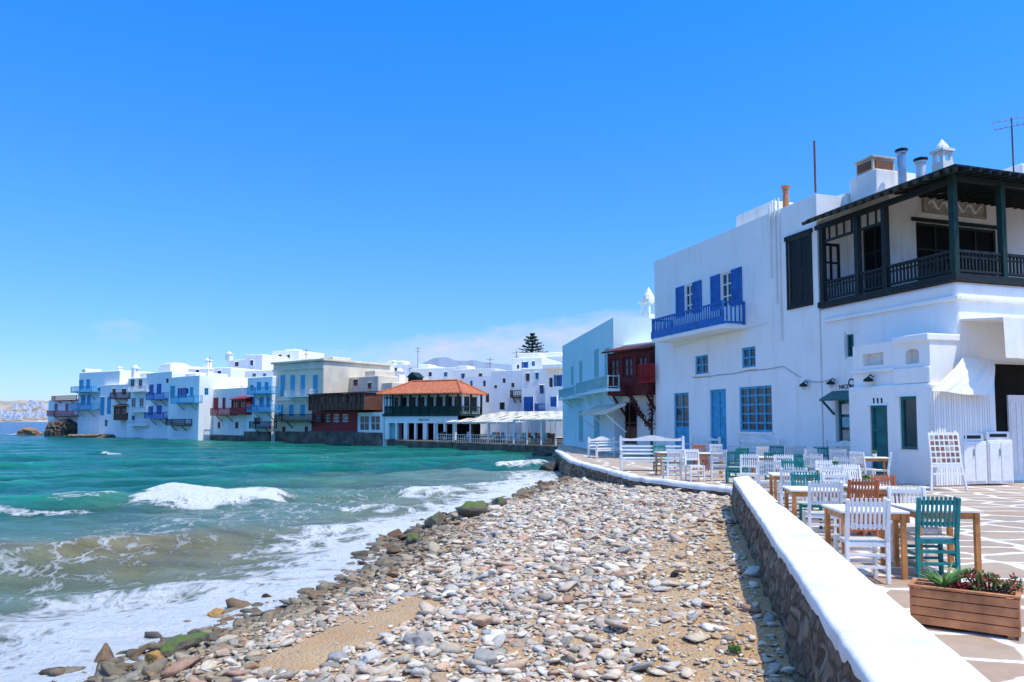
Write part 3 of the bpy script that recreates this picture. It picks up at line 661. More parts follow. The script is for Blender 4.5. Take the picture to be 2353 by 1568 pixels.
# lower corner block
rL = {k: M.rect(b) for k, b in dict(t=(1945, 768, 1967, 820), p=(1925, 918, 1961, 1025)).items()}
va, za = M.vz(2283, 835, UC); vb_, zb_ = M.vz(2420, 835, UC)
hole_s = (va, .02, vb_, za)
wallbox('wall', WHITE, mr, UA+.004, UC, 0, 9, -.3, ZB, list(rL.values()), [hole_s], .25, .09)
opening(mr, rL['t'], 0, 0, TEALD, GLASS, bars=(1, 1)); pf = opening(mr, rL['p'], 0, 0, TEALD, GLASS, bars=(0, 0), kind='window')
a0, z0, a1, z1 = rL['p']
for i, mm in enumerate((STONE_R, AQUA, PWHITE)):
    q = MB(); zz = z0+(z1-z0)*(.12+.28*i); q.box(a0+.14, .06, zz, a1-.14, .095, zz+(z1-z0)*.22); q.build('poster', mm, pf)
hd = MB(); zh = M.uz(1925, 912)[1]; ua = M.uz(1893, 912, .35)[0]; ub = M.uz(1958, 912, .35)[0]
hd.add([(ua, -.55, zh-.15), (ub, -.55, zh-.15), (ub, -.004, zh+.12), (ua, -.004, zh+.12), (ua, -.55, zh-.09), (ub, -.55, zh-.09), (ub, -.004, zh+.2), (ua, -.004, zh+.2)], [(3, 2, 1, 0), (4, 5, 6, 7), (0, 1, 5, 4), (1, 2, 6, 5), (2, 3, 7, 6), (3, 0, 4, 7)]); hb = hd.build('door_hood', TEALD, mr)
for x_ in (ua+.1, ub-.1): hk = MB(); hk.bar((x_, -.02, zh-.6), (x_, -.5, zh-.14), .06); hk.build('bracket', TEALD, hb)
# near-black panel painting the unlit depth of the shop opening
si = MB(); si.box(UC-.24, va-.0+.005, .02, UC-.2, vb_, za-.003); si.build('shop_shade_panel', INT, mr)
sdv = M.vz(2328, 950, UC)[0]; sdm = MB(); sdm.box(UC-.18, sdv, .03, UC-.13, vb_-.02, za-.9)
for k in range(5): sdm.box(UC-.13+.002, sdv+.06+k*.22, .2, UC-.115, sdv+.22+k*.22, za-1.1)
sdm.build('shop_door', PWHITE, mr)
# stepped plaster mouldings
mo = MB(); mo.box(UA+.3, -.10, ZB-.55, UC+.12, -.005, ZB-.42); mo.box(UC+.004, -.004, ZB-.55, UC+.12, 8.9, ZB-.42); mo.build('plaster_ledge', WHITE, mr, bev=.03)
# upper core behind the corner balcony
VI = 1.3; UK = M.uz(2045, 520, -VI)[0]; ZC = ZB+3.85
kd = M.rect((1982, 520, 2036, 640), -VI); kd = (kd[0], ZB+.12, kd[2], kd[3]); v1, z1 = M.vz(2104, 510, UK); v2, _ = M.vz(2288, 510, UK)
bd_ = (v1, ZB+.12, v2, z1)
wallbox('upper_wall', WHITE2, mr, UA+.004, UK, VI, 9, ZB+.004, ZC, [kd], [bd_], .2, .04)
opening(mr, kd, VI, 0, DARK, INT, kind='door', bars=(1, 2)); opening(mr, bd_, 0, UK, DARK, INT, front=False, kind='door', bars=(3, 2))
q0 = M.vz(2118, 478, UK); q1 = M.vz(2262, 478, UK); zt = M.vz(2190, 457, UK)[1]; zl = M.vz(2190, 497, UK)[1]
pl = MB(); pl.box(UK+.003, q0[0], zl, UK+.05, q1[0], zt); plo = pl.build('relief_plaque', STONE_R, mr)
c0 = (q0[0]+q1[0])/2; wv = (q1[0]-q0[0]); hh_ = zt-zl
fg = MB()
pts = [(UK+.05, c0+(i/30*2-1)*wv*.42, zl+hh_*(.5+.22*math.sin(i*.9))) for i in range(31)]; fg.tube(pts, [.03+.04*abs(math.sin(i*.45)) for i in range(31)], 6); fg.build('carving', WHITE2, plo)
fg = MB(); fg.box(UK+.051, q0[0], zl, UK+.09, q1[0], zl+.06); fg.box(UK+.051, q0[0], zt-.06, UK+.09, q1[0], zt); fg.box(UK+.051, q0[0], zl+.061, UK+.09, q0[0]+.06, zt-.061); fg.box(UK+.051, q1[0]-.06, zl+.061, UK+.09, q1[0], zt-.061); fg.build('plaque_border', STONE_R, plo)
wt = MB(); wt.box(UK+.003, bd_[0]-.2, z1+.02, UK+.07, bd_[2]+.2, z1+.14); wt.build('door_lintel', DARK, mr)
# dark wooden corner balcony: posts, railing, sloping roof on rafters
bs_ = MB(); bs_.box(UA+.05, -.12, ZB+.004, UC+.12, -.004, ZB+.2); bs_.box(UC+.004, -.003, ZB+.004, UC+.12, 8.5, ZB+.2); bf = bs_.build('balcony', DARK, mr)
fl = MB(); fl.box(UA+.01, 0, ZB+.006, UC, VI-.004, ZB+.1); fl.box(UK+.006, VI, ZB+.006, UC, 8.9, ZB+.1); fl.build('deck', BROWN, bf)
ZE = M.uz(2190, 384, .5)[1]; ZW = ZC-.02; ZR = M.uz(2198, 575)[1]; e0 = M.uz(1891, 600)[0]
UE = UC+.6; VE = -.55; UL = M.uz(1854, 497, .5)[0]
ZP = ZE+(ZW-ZE)*(.55/(VI+.55))-.32
posts = [(M.uz(x_, 600)[0], 0.0) for x_ in (1891, 1972, 2036)]+[(UC, 0.0)]+[(UC, M.vz(x_, 560, UC)[0]) for x_ in (2303, 2400)]
for (x_, y_) in posts:
    zz_ = ZP if y_ == 0 and x_ < UC-.1 else ZE-.02
    p = MB(); p.box(x_-.085, y_-.085, ZB+.2, x_+.085, y_+.085, zz_); p.build('post', DARK if x_ < UC-.1 else DGREEN, bf)
rl = MB()
def rrun(p, q):
    p = Vector(p); q = Vector(q); l = (q-p).length; d = (q-p).normalized(); a = p+d*.1; b = q-d*.1
    rl.bar((a.x, a.y, ZR), (b.x, b.y, ZR), .11, .08); rl.bar((a.x, a.y, ZB+.3), (b.x, b.y, ZB+.3), .08, .07); rl.bar((a.x, a.y, ZR-.16), (b.x, b.y, ZR-.16), .05, .05)
    k = max(2, int(l/.13))
    for i in range(1, k):
        c_ = p+d*(l*i/k); rl.bar((c_.x, c_.y, ZB+.33), (c_.x, c_.y, ZR-.04), .05)
for p, q in zip(posts[:-1], posts[1:]): rrun(p, q)
rl.build('railing', DARK, bf)
tl = MB(); tl.box(e0-.3, -.08, ZP-.16, UC-.09, .08, ZP-.003); tl.box(UC-.08, -.08, ZE-.16, UC+.08, 8.5, ZE-.022)
for i in range(9):
    a = e0+(posts[2][0]-e0)*i/8; tl.box(a-.025, -.025, ZP-.6, a+.025, .025, ZP-.161)
tl.box(e0+.1, -.04, ZP-.68, posts[2][0]-.1, .04, ZP-.601); tl.build('roof_beam', DARK, bf)
ral = MB(); x_ = UL+.1
while x_ < UE-.1:
    f_ = 1 if x_ < UK else max(.05, 1-(x_-UK)/(UE-UK)); ral.bar((x_, VE-.22, ZE-.10-.03), (x_, VE+(VI-VE)*f_, ZE+(ZW-ZE)*f_-.10), .08, .12); x_ += .36
y_ = VE+.3
while y_ < 8.6:
    f_ = 1 if y_ > VI else max(.05, (y_-VE)/(VI-VE)); ral.bar((UE+.22, y_, ZE-.10-.02), (UE+(UK-UE)*f_, y_, ZE+(ZW-ZE)*f_-.10), .08, .12); y_ += .36
ral.bar((UE, VE, ZE-.1), (UK, VI, ZW-.1), .14, .14)
ral.build('rafter', DARK, bf)
rs = MB()
for dz in (0, .05):
    rs.quad((UL, VE, ZE+dz), (UE, VE, ZE+dz), (UK, VI, ZW+dz), (UL, VI, ZW+dz)); rs.quad((UE, VE, ZE+dz), (UE, 8.8, ZE+dz), (UK, 8.8, ZW+dz), (UK, VI, ZW+dz))
rs.quad((UL, VE, ZE), (UE, VE, ZE), (UE, VE, ZE+.05), (UL, VE, ZE+.05)); rs.quad((UE, VE, ZE), (UE, 8.8, ZE), (UE, 8.8, ZE+.05), (UE, VE, ZE+.05)); rs.quad((UL, VE, ZE), (UL, VI, ZW), (UL, VI, ZW+.05), (UL, VE, ZE+.05))
rs.build('pergola_roof', DARK, bf)
# projecting porch with niches
PO = 1.1; up0 = M.uz(1962, 900, PO)[0]; zp1 = M.uz(2050, 785, PO)[1]; zp0 = M.uz(2050, 884, PO+.15)[1]; UP = UC+.06
nr = [M.rect((1982, 812, 2030, 840), PO), M.rect((2080, 802, 2112, 836), PO)]
um = M.uz(2056, 800, PO)[0]
wallbox('porch_upper', WHITE, mr, up0, UP, -PO, -.004, zp0+.002, zp1, nr, (), .3, .08)
q = MB(); q.box(um, -PO-.10, zp0+.004, UP+.05, -PO-.003, nr[1][1]-.12); q.box(um, -PO-.12, zp1-.10, UP+.05, -.01, zp1+.10); q.box(up0-.05, -PO-.09, nr[0][1]-.22, um-.003, -PO-.003, nr[0][1]-.12); q.build('parapet_step', WHITE, mr, bev=.03)
for (a0, z0, a1, z1) in nr: nb_ = MB(); nb_.box(a0+.003, -PO+.25, z0+.003, a1-.003, -PO+.4, z1-.003); nb_.build('niche_back', WHITE2, mr)
an = nr[1]; cx = (an[0]+an[2])/2; rw = (an[2]-an[0])/2
for sg in (-1, 1):
    ar = MB(); pts = [(cx+sg*rw, -PO+.01, an[3])]+[(cx+sg*rw*math.cos(t), -PO+.01, an[3]-rw*.6+rw*.6*math.sin(t)) for t in [i*math.pi/16 for i in range(9)]]
    ar.v += pts; ar.f += [(0, i, i+1) for i in range(1, 9)]; ar.build('niche_arch', WHITE, mr)
pd = M.rect((2000, 932, 2040, 1060), PO+.15); pd = (pd[0], .02, pd[2], pd[3]); pwn = M.rect((2068, 911, 2107, 1033), PO+.15)
wallbox('porch_lower', WHITE, mr, up0-.1, UP+.12, -PO-.15, -.006, -.2, zp0, [pd, pwn], (), .2, .08)
opening(mr, pd, -PO-.15, 0, TEALD, TEALD, kind='door', bars=(0, 2)); opening(mr, pwn, -PO-.15, 0, TEALD, GLASS, bars=(0, 0))
for i in range(3):
    stk = MB(); a, z_ = M.uz(2008+9*i, 922, PO+.152)
    stk.box(a-.03, -PO-.156, z_-.09, a+.03, -PO-.152, z_+.045); stk.lathe([(.01, 0), (.04, .025), (.01, .05)], (a, -PO-.154, z_+.04), 6); stk.build('wall_sticker', BLACK, mr)
# lamps
for px, py, of in ((1850, 886, .02), (1913, 881, 0), (2000, 874, PO)):
    a, z_ = M.uz(px, py, of+.12); l = thing('wall_lamp', {1850: 'small black wall lamp left of the door hood', 1913: 'small black wall lamp directly above the door hood', 2000: 'small black wall lamp on the white porch over the green door'}[px], 'lamp', M.wp(a, -of, z_), M.ang, None)
    b1 = MB(); b1.tube([(0, -.004, .1), (0, -.12, .16), (0, -.2, .1)], .02, 6); b1.build('arm', BLACK, l)
    b2 = MB(); b2.lathe([(.03, .1), (.13, .03), (.15, -.04), (.02, -.05)], (0, -.2, 0), 10); b2.build('shade', BLACK, l); b3 = MB(); b3.lathe([(.02, -.16), (.08, -.13), (.09, -.052)], (0, -.2, 0), 10); b3.build('globe', PWHITE, l)
# wall lettering
def text(body, size, m, par, loc, rz=0, name='lettering'):
    cu = bpy.data.curves.new(name, 'FONT'); cu.body = body; cu.size = size; cu.align_x = 'CENTER'; cu.extrude = .006
    o = bpy.data.objects.new('tmp', cu); C.objects.link(o); bpy.context.view_layer.update()
    me = bpy.data.meshes.new_from_object(o.evaluated_get(bpy.context.evaluated_depsgraph_get())); bpy.data.objects.remove(o)
    me.materials.clear(); me.materials.append(m); o = bpy.data.objects.new(name, me); C.objects.link(o); o.parent = par; o.location = loc; o.rotation_euler = (R(90), 0, rz); return o
a, z_ = M.uz(1946, 893); text("NICE N'", .2, BLACK, mr, (a, -.012, z_)); text('EASY', .16, BLACK, mr, (a, -.012, z_-.22))
lg = MB(); a, z_ = M.uz(1957, 880)
for i in range(16):
    t0, t1 = i*math.pi/8, (i+1)*math.pi/8; lg.add([(a+.15*math.cos(t0), -.012, z_+.15*math.sin(t0)), (a+.15*math.cos(t1), -.012, z_+.15*math.sin(t1)), (a+.1*math.cos(t1), -.012, z_+.1*math.sin(t1)), (a+.1*math.cos(t0), -.012, z_+.1*math.sin(t0))], [(0, 1, 2, 3)])
lg.build('round_emblem', BLACK, mr)
# pipes and cables
for px, y0, y1 in ((1779, 458, 700), (1788, 455, 785), (1768, 470, 640)):
    a, zt_ = M.uz(px, y0, .08); _, zl_ = M.uz(px, y1, .08); p = MB(); p.tube([(a, -.08, zl_), (a, -.08, zt_)], .035, 8); p.build('pipe', PWHITE, mr)
for pts in (((1540, 800), (1640, 772), (1790, 735)), ((1590, 868), (1650, 862), (1720, 852), (1800, 842), (1850, 872)), ((1850, 872), (1885, 878), (1915, 868))):
    p = MB(); q = []
    for (xa, ya), (xb, yb) in zip(pts[:-1], pts[1:]):
        for k in range(5):
            f_ = k/5; a, z_ = M.uz(xa+(xb-xa)*f_, ya+(yb-ya)*f_+2*math.sin(f_*math.pi), .04); q.append((a, -.04, z_))
    p.tube(q, .014, 5); p.build('cable', PWHITE if pts[0][0] < 1560 else METAL, mr)
# blue balcony
u0 = M.uz(1498, 755, pj)[0]; u1 = M.uz(1714, 720, 0)[0]; _, zr_ = M.uz(1573, 715, pj); _, zbm = M.uz(1573, 772, pj)
balcony(mr, u0, u1, -.02, pj, zbm, zr_, BLUE, WHITE, .17, 0, .16, .09)
bo = MB(); bo.box(u0-.02, -.02-pj-.03, zbm+.17, u1+.02, -.02-pj-.002, zbm+.5); bo.build('balcony_skirt', BLUE, mr)
# roof furniture (chimneys are parts; appliances and antennas stand on the roof)
a, _ = M.uz(2166, 378, -2.5); _, zt_ = M.uz(2166, 320, -2.5); pepper_chimney(mr, a, 2.5, ZC-.3, zt_-ZC+.3, .44, WHITE2)
a, zt_ = M.uz(1805, 428, -1.); p = MB(); p.lathe([(.10, 0), (.13, .25), (.16, .28), (.2, .34), (.05, .36)], (a, 1., zt_-.36), 10); p.lathe([(.13, ZT-zt_), (.12, -.36)], (a, 1., zt_), 8); p.build('chimney_pot', POT, mr)
rb = MB(); a, zt_ = M.uz(1690, 497, -2.2); b, _ = M.uz(1775, 490, -2.2); rb.box(a, 2.2, ZT-.02, b, 5, zt_); rb.build('roof_block', WHITE2, mr, bev=.08)
rb = MB(); rb.box(UA-2.2, 1.3, ZT-.02, UA-.02, 6, ZT+.2); rb.build('roof_block', WHITE2, mr, bev=.08)
rb = MB(); rb.box(UK-2.5, 2.4, ZC-.02, UK-.1, 8.5, ZC+.45); rb.build('roof_block', WHITE, mr, bev=.08)
rb = MB(); v0_, z0_ = M.vz(2330, 385, UK-.6); rb.box(UK-2, v0_-.2, ZC+.451, UK-.15, v0_+2, z0_); rb.build('roof_block', WHITE, mr, bev=.06)
# plastered plinth under the cooling unit
a0, z0 = M.uz(1957, 415, -1.6); a1, z1 = M.uz(2025, 350, -1.6); w = (a1-a0)*.56
pq = MB(); pq.box((a0+a1)/2-w*.8, 1.42, ZC-.01, (a0+a1)/2+w*.8, 3.2, max(ZC+.1, z0)); pq.build('roof_block', WHITE2, mr, bev=.04)
t = thing('cooling_unit', 'rusty beige cooling unit with slatted grilles on the roof of the big white house', 'air conditioner', M.wp((a0+a1)/2, 2.0, max(ZC+.1, z0)), M.ang)
zz1 = z1-max(ZC+.1, z0)
b1 = MB(); b1.box(-w/2, -.48, .003, w/2, .48, zz1-.09); b1.box(-w/2-.05, -.53, zz1-.088, w/2+.05, .53, zz1); b1.build('casing', ACM, t, bev=.02)
b3 = MB(); b3.box(-w/2+.08, -.487, zz1*.18, w/2-.08, -.4815, zz1-.16); b3.box(w/2+.0015, -.40, zz1*.18, w/2+.007, .40, zz1-.16); b3.build('grille_backing', INT, t)
b2 = MB(); ng = 8
for i in range(ng):
    z_ = zz1*.18+(zz1*.82-.18)*i/ng; b2.box(-w/2+.09, -.51, z_, w/2-.09, -.488, z_+.04); b2.box(w/2+.008, -.39, z_, w/2+.03, .39, z_+.04)
b2.build('grille', RUST, t)
for px, pt, r_, lb in ((2071, 340, .14, 'tall grey metal flue pipe with black cap beside the cooling unit'), (2115, 361, .15, 'short white flue pipe with black cap left of the ornate chimney')):
    a, zt_ = M.uz(px, pt, -2); t = thing('flue_pipe', lb, 'flue', M.wp(a, 2, ZC+.4), M.ang); h = zt_-ZC-.4
    b1 = MB(); b1.lathe([(r_, -.6), (r_, h-.25), (r_*1.25, h-.22), (r_*1.25, h-.16)], n=12); b1.build('pipe', METAL if pt < 350 else PWHITE, t)
    b2 = MB(); b2.lathe([(r_*1.5, h-.12), (r_*1.5, h-.07), (r_*.3, h)], n=12); b2.tube([(0, 0, h-.2), (0, 0, h-.1)], .03, 6); b2.build('cap', BLACK, t)
def antenna(fr_, px, pyb, pyt, off, lb, arms, m=RUST, r_=.025):
    a, zt_ = fr_.uz(px, pyt, off); _, zb_ = fr_.uz(px, pyb, off); t = thing('antenna', lb, 'antenna', fr_.wp(a, -off, zb_), fr_.ang+.6)
    b1 = MB(); b1.tube([(0, 0, -.4), (0, 0, zt_-zb_)], r_, 6); b1.build('mast', m, t)
    b2 = MB(); h = zt_-zb_
    for (f, l) in arms:
        b2.tube([(-l, 0, h*f), (l, 0, h*f)], r_*.5, 5)
        for k in range(7):
            x_ = -l+2*l*k/6; b2.tube([(x_, -.28, h*f), (x_, .28, h*f)], r_*.35, 4)
    if arms: b2.build('aerial_rods', METAL, t)
    return t
antenna(M, 2324, 385, 271, -3.5, 'tall rusty television antenna above the dark wooden balcony roof', [(.97, .5), (.82, .45)])
antenna(M, 1871, 420, 324, -.6, 'thin bare rusty pole on the roof corner of the big white house', [], RUST, .04)

# awning over the shop, its drape, screens and counter
aw = thing('shop_awning', 'white canvas awning over the dark shop opening at the right end of the terrace', 'awning', M.O, M.ang)
zt_ = M.uz(2200, 737)[1]; z_b = M.vz(2290, 822, UC+1.3)[1]
c_ = MB(); c_.add([(UC+.012, .1, zt_), (UC+1.3, .1, zt_-.12), (UC+1.3, 7, zt_-.12), (UC+.012, 7, zt_), (UC+.012, .1, zt_+.05), (UC+1.3, .1, zt_-.07), (UC+1.3, 7, zt_-.07), (UC+.012, 7, zt_+.05)], [(3, 2, 1, 0), (4, 5, 6, 7), (0, 1, 5, 4), (1, 2, 6, 5), (2, 3, 7, 6), (3, 0, 4, 7)]); c_.build('canopy', CANVAS, aw)
c_ = MB(); nx = 60
for i in range(nx+1):
    v_ = .1+6.9*i/nx
    for j in range(5): c_.v.append((UC+1.3+.03*math.sin(v_*5)*j/4+.02*math.sin(v_*13)*j/4, v_, zt_-.08+(z_b-zt_+.08)*j/4))
for i in range(nx):
    for j in range(4): c_.f.append((i*5+j, i*5+j+1, (i+1)*5+j+1, (i+1)*5+j))
c_.build('valance', CANVAS, aw, smooth=True)
ud = UC+.75; cA = M.vz(2212, 822, ud-.45); cB = M.vz(2284, 826, ud-.45); cC = M.vz(2140, 898, ud); cD = M.vz(2282, 912, ud)
c_ = MB(); n1_, n2_ = 40, 14                  # white canvas slope at the left of the awning
for i in range(n1_+1):
    for j in range(n2_+1):
        s_, t_ = i/n1_, j/n2_; top = (cA[0]+(cB[0]-cA[0])*s_, cA[1]+(cB[1]-cA[1])*s_); bot = (cC[0]+(cD[0]-cC[0])*s_, cC[1]+(cD[1]-cC[1])*s_)
        fold = .014*math.sin(s_*15+t_*5)*(.3+t_)+.010*math.sin(s_*31+t_*9)
        c_.v.append((ud-.45*(1-t_)+fold+.05*math.sin(t_*math.pi), top[0]+(bot[0]-top[0])*t_, top[1]+(bot[1]-top[1])*t_+.012*math.sin(s_*9)*t_))
for i in range(n1_):
    for j in range(n2_): c_.f.append((i*(n2_+1)+j, i*(n2_+1)+j+1, (i+1)*(n2_+1)+j+1, (i+1)*(n2_+1)+j))
c_.build('sloping_canvas', CANVAS, aw, smooth=True)
scn = thing('slatted_screen', 'tall white slatted screen standing between porch and shop opening', 'screen', M.O, M.ang)
z1_ = M.vz(2170, 893, UC+.4)[1]; z0_ = 0
vv0 = M.vz(2146, 940, UC+.4)[0]; vv1 = M.vz(2280, 940, UC+.4)[0]
s1 = MB(); k = 34
for i in range(k):
    a = vv0+(vv1-vv0)*i/k; s1.box(UC+.38, a, z0_+.02, UC+.40+.012*((i*7) % 3), a+(vv1-vv0)/k*.93, z1_-.01*((i*5) % 3))
s1.build('slats', CANVAS, scn); s2 = MB(); s2.box(UC+.33, vv0-.02, .02, UC+.375, vv1+.02, z1_+.03); s2.build('frame', WHITE2, scn)
ct = at(2272, 1116, 0); fr_ = Fr((ct.x, ct.y), (.985, .17))
for i, (x0, x1, hz, lb) in enumerate(((-.78, -.02, 1.42, 'left white freezer cabinet beside the menu easel'), (.02, .8, 1.46, 'right white freezer cabinet by the shop door'))):
    t = thing('freezer_cabinet', lb, 'cabinet', fr_.O, fr_.ang, 'white cabinets by the shop'); b1 = MB(); b1.box(x0, 0, .04, x1, .75, hz-.22); b1.build('body', PWHITE, t, bev=.02)
    b2 = MB(); b2.box(x0+.02, .06, hz-.218, x1-.02, .72, hz); b2.build('lid', PWHITE, t, bev=.02); b3 = MB(); b3.box(x0+.12, .055, hz-.15, x1-.12, .0585, hz-.06); b3.build('vent', BLACK, t)
    for xa, xb in ((x0+.04, (x0+x1)/2-.01), ((x0+x1)/2+.01, x1-.04)): b4 = MB(); b4.box(xa, -.02, .12, xb, -.002, hz-.3); b4.build('door', PWHITE, t, bev=.005)
    b5 = MB(); b5.box((x0+x1)/2-.05, -.05, .8, (x0+x1)/2-.03, -.021, 1.0); b5.build('handle', METAL, t)

# menu easel
p = at(2178, 1128, 0); t = thing('menu_easel', 'white wooden easel holding a menu board of food photographs', 'sign', p, R(6))
for pa_, pb_ in (((-.48, -.05, 0), (-.3, .12, 1.5)), ((.48, -.05, 0), (.3, .12, 1.5)), ((0, .6, 0), (0, .15, 1.4))): eb = MB(); eb.bar(pa_, pb_, .045); eb.build('leg', PWHITE, t)
eb = MB(); eb.bar((-.42, -.01, .42), (.42, -.01, .42), .045); eb.build('crossbar', PWHITE, t); eb = MB(); eb.bar((-.39, .03, .62), (.39, .03, .62), .06); eb.build('board_ledge', PWHITE, t)
bb = MB(); tilt = lambda x_, z_, d=0: (x_, .0+(z_-.66)*.115+d, z_)
bb.add([tilt(-.42, .66, -.0), tilt(.42, .66), tilt(.42, 1.46), tilt(-.42, 1.46), tilt(-.42, .66, .03), tilt(.42, .66, .03), tilt(.42, 1.46, .03), tilt(-.42, 1.46, .03)], [(0, 1, 2, 3), (7, 6, 5, 4), (0, 4, 5, 1), (1, 5, 6, 2), (2, 6, 7, 3), (3, 7, 4, 0)]); bo_ = bb.build('board', PWHITE, t)
pm = [PH1, PH2, PH3, STONE_R, PH1]
for i in range(6):
    for j in range(5):
        x_ = -.38+.13*i; z_ = .71+.145*j; g = MB(); g.quad(tilt(x_, z_, -.004), tilt(x_+.095, z_, -.004), tilt(x_+.095, z_+.10, -.004), tilt(x_, z_+.10, -.004)); g.build('food_photograph', pm[(i*3+j*2+(i*j) % 3) % 5], bo_)

# ---------------------------------------------------------------- pale blue house, red bay house, chimney
PA = atY(1293, HOR, 56); PB = atY(1411, HOR, 40.4); B_ = Fr((PA.x, PA.y), (PB.x-PA.x, PB.y-PA.y)); wB = (PB-PA).length
br = thing('pale_blue_house', 'pale blue house with aqua shutters left of the dark red wooden bay', 'house', B_.O, B_.ang)
zt_ = B_.uz(1410, 729)[1]
hs = [B_.rect(b) for b in ((1365, 803, 1376, 868), (1389, 800, 1401, 862), (1331, 830, 1338, 880), (1312, 842, 1318, 885), (1330, 945, 1340, 1015), (1365, 940, 1378, 1022))]
wallbox('wall', PALEBLUE, br, 0, wB, 0, 9, -1.3, zt_, hs, [], .15, .08)
for h in hs: opening(br, h, 0, 0, AQUA, AQUA, bars=(1, 1), shut=True)
a = B_.rect((1322, 872, 1395, 905), .7); balcony(br, a[0], a[2], 0, .7, a[1], a[3], AQUA, PALEBLUE, .2, 3)
a = B_.rect((1283, 892, 1318, 918), .7); balcony(br, max(.1, a[0]), a[2], 0, .7, a[1], a[3], AQUA, PALEBLUE, .2, 2)
aw2 = thing('folded_awning', 'white folded awning on angled arms below the aqua balcony', 'awning', B_.O, B_.ang)
a = B_.rect((1330, 938, 1388, 950), 1.1); q = MB(); q.add([(a[0], -1.1, a[1]-.1), (a[2]+.3, -1.1, a[1]-.1), (a[2]+.3, -.02, a[3]+.1), (a[0], -.02, a[3]+.1), (a[0], -1.1, a[1]), (a[2]+.3, -1.1, a[1]), (a[2]+.3, -.02, a[3]+.2), (a[0], -.02, a[3]+.2)], [(3, 2, 1, 0), (4, 5, 6, 7), (0, 1, 5, 4), (1, 2, 6, 5), (2, 3, 7, 6), (3, 0, 4, 7)]); q.build('canvas', CANVAS2, aw2)
for f in (0, .5, 1): q = MB(); q.bar((a[0]+(a[2]+.3-a[0])*f, -.02, a[1]-1.0), (a[0]+(a[2]+.3-a[0])*f, -1.05, a[1]-.12), .05); q.build('arm', PWHITE, aw2)
PA = atY(1412, HOR, 41.0); PB = atY(1512, HOR, 38.4); J = Fr((PA.x, PA.y), (PB.x-PA.x, PB.y-PA.y)); wJ = (PB-PA).length+.6
jr = thing('red_bay_house', 'narrow white house with a dark red boarded bay and ornate white chimney', 'house', J.O, J.ang)
zj = J.uz(1450, 790)[1]; dj = J.rect((1425, 925, 1465, 1020)); wallbox('wall', WHITE, jr, 0, wJ, 0, 6, -.3, zj, [dj], [], .3, .05); opening(jr, dj, 0, 0, BROWN, INT, kind='door', bars=(1, 1))
a = J.rect((1396, 808, 1492, 908), 1.1); by_ = bay(jr, a[0], a[2], 0, 1.1, a[1], a[3], DRED, DRED, 3, DRED)
for f in (.1, .5, .9): q = MB(); xx = a[0]+(a[2]-a[0])*f; q.bar((xx, -.02, a[1]-1.1), (xx, -1.0, a[1]-.03), .09); q.build('bracket', DRED, by_)
a = J.rect((1468, 838, 1504, 878), 1.25); q = MB()
for i in range(10): x_ = a[0]+(a[2]-a[0])*i/9; q.bar((x_, -1.25, a[1]), (x_, -1.25, a[3]), .05)
q.bar((a[0], -1.25, a[3]), (a[2], -1.25, a[3]), .07); q.bar((a[0], -1.25, a[1]), (a[2], -1.25, a[1]), .07); q.build('red_railing', RED, jr)
a, zt_ = J.uz(1490, 660, -3); pepper_chimney(jr, a, 3, zj-.01, zt_-zj, .72, WHITE2)
q = MB(); a0 = J.uz(1468, 730, -3.6)[0]; q.box(a0, 3.4, zj-.01, a0+2, 5.5, J.uz(1480, 735, -3.6)[1]); q.build('roof_block', WHITE, jr, bev=.06)
# climber
cl = thing('climbing_plant', 'dark red flowering climber on bare branches under the red bay', 'plant', J.O, J.ang)
q = MB(); a0, z0 = J.uz(1497, 985, 1.0); a1, z1 = J.uz(1432, 885, 1.3); a2, z2 = J.uz(1468, 950, 1.2)
path = [(a0, -1, z0), (a2, -1.2, z2), ((a1+a2)/2+.1, -1.25, (z1+z2)/2), (a1, -1.3, z1)]; q.tube(path, [.07, .06, .04, .015], 7); q.tube([(a0, -1, z0), (a0+.1, -1, z0+1.5), (a0+.05, -1.2, z0+2.6)], [.06, .04, .02], 7); q.tube([(a0, -1, -.02), (a0, -1, z0)], .07, 7); q.build('branches', TRUNK, cl)
def leaves(mb, c_, r_, n_, sz, rnd=random):
    for _ in range(n_):
        d = Vector((rnd.gauss(0, 1), rnd.gauss(0, 1), rnd.gauss(0, 1))); d = d.normalized()*(rnd.random()**.5); p_ = Vector(c_)+Vector((d.x*r_[0], d.y*r_[1], d.z*r_[2]))
        a = Vector((rnd.gauss(0, 1), rnd.gauss(0, 1), rnd.gauss(0, 1))).normalized()*sz*rnd.uniform(.6, 1.3); b = a.orthogonal().normalized()*sz*.5
        mb.quad(p_-a, p_+b, p_+a, p_-b)
q = MB()
for i in range(26):
    t_ = i/25; k = min(2, int(t_*3)); f = t_*3-k; pp = Vector(path[k]).lerp(Vector(path[k+1]), f); leaves(q, pp, (.18, .18, .22), 24, .06)
for i in range(14): leaves(q, (a0+.08, -1.1, z0+.3+i*.17), (.22, .2, .22), 28, .06)
q.build('foliage', LEAFR, cl, normals=False)

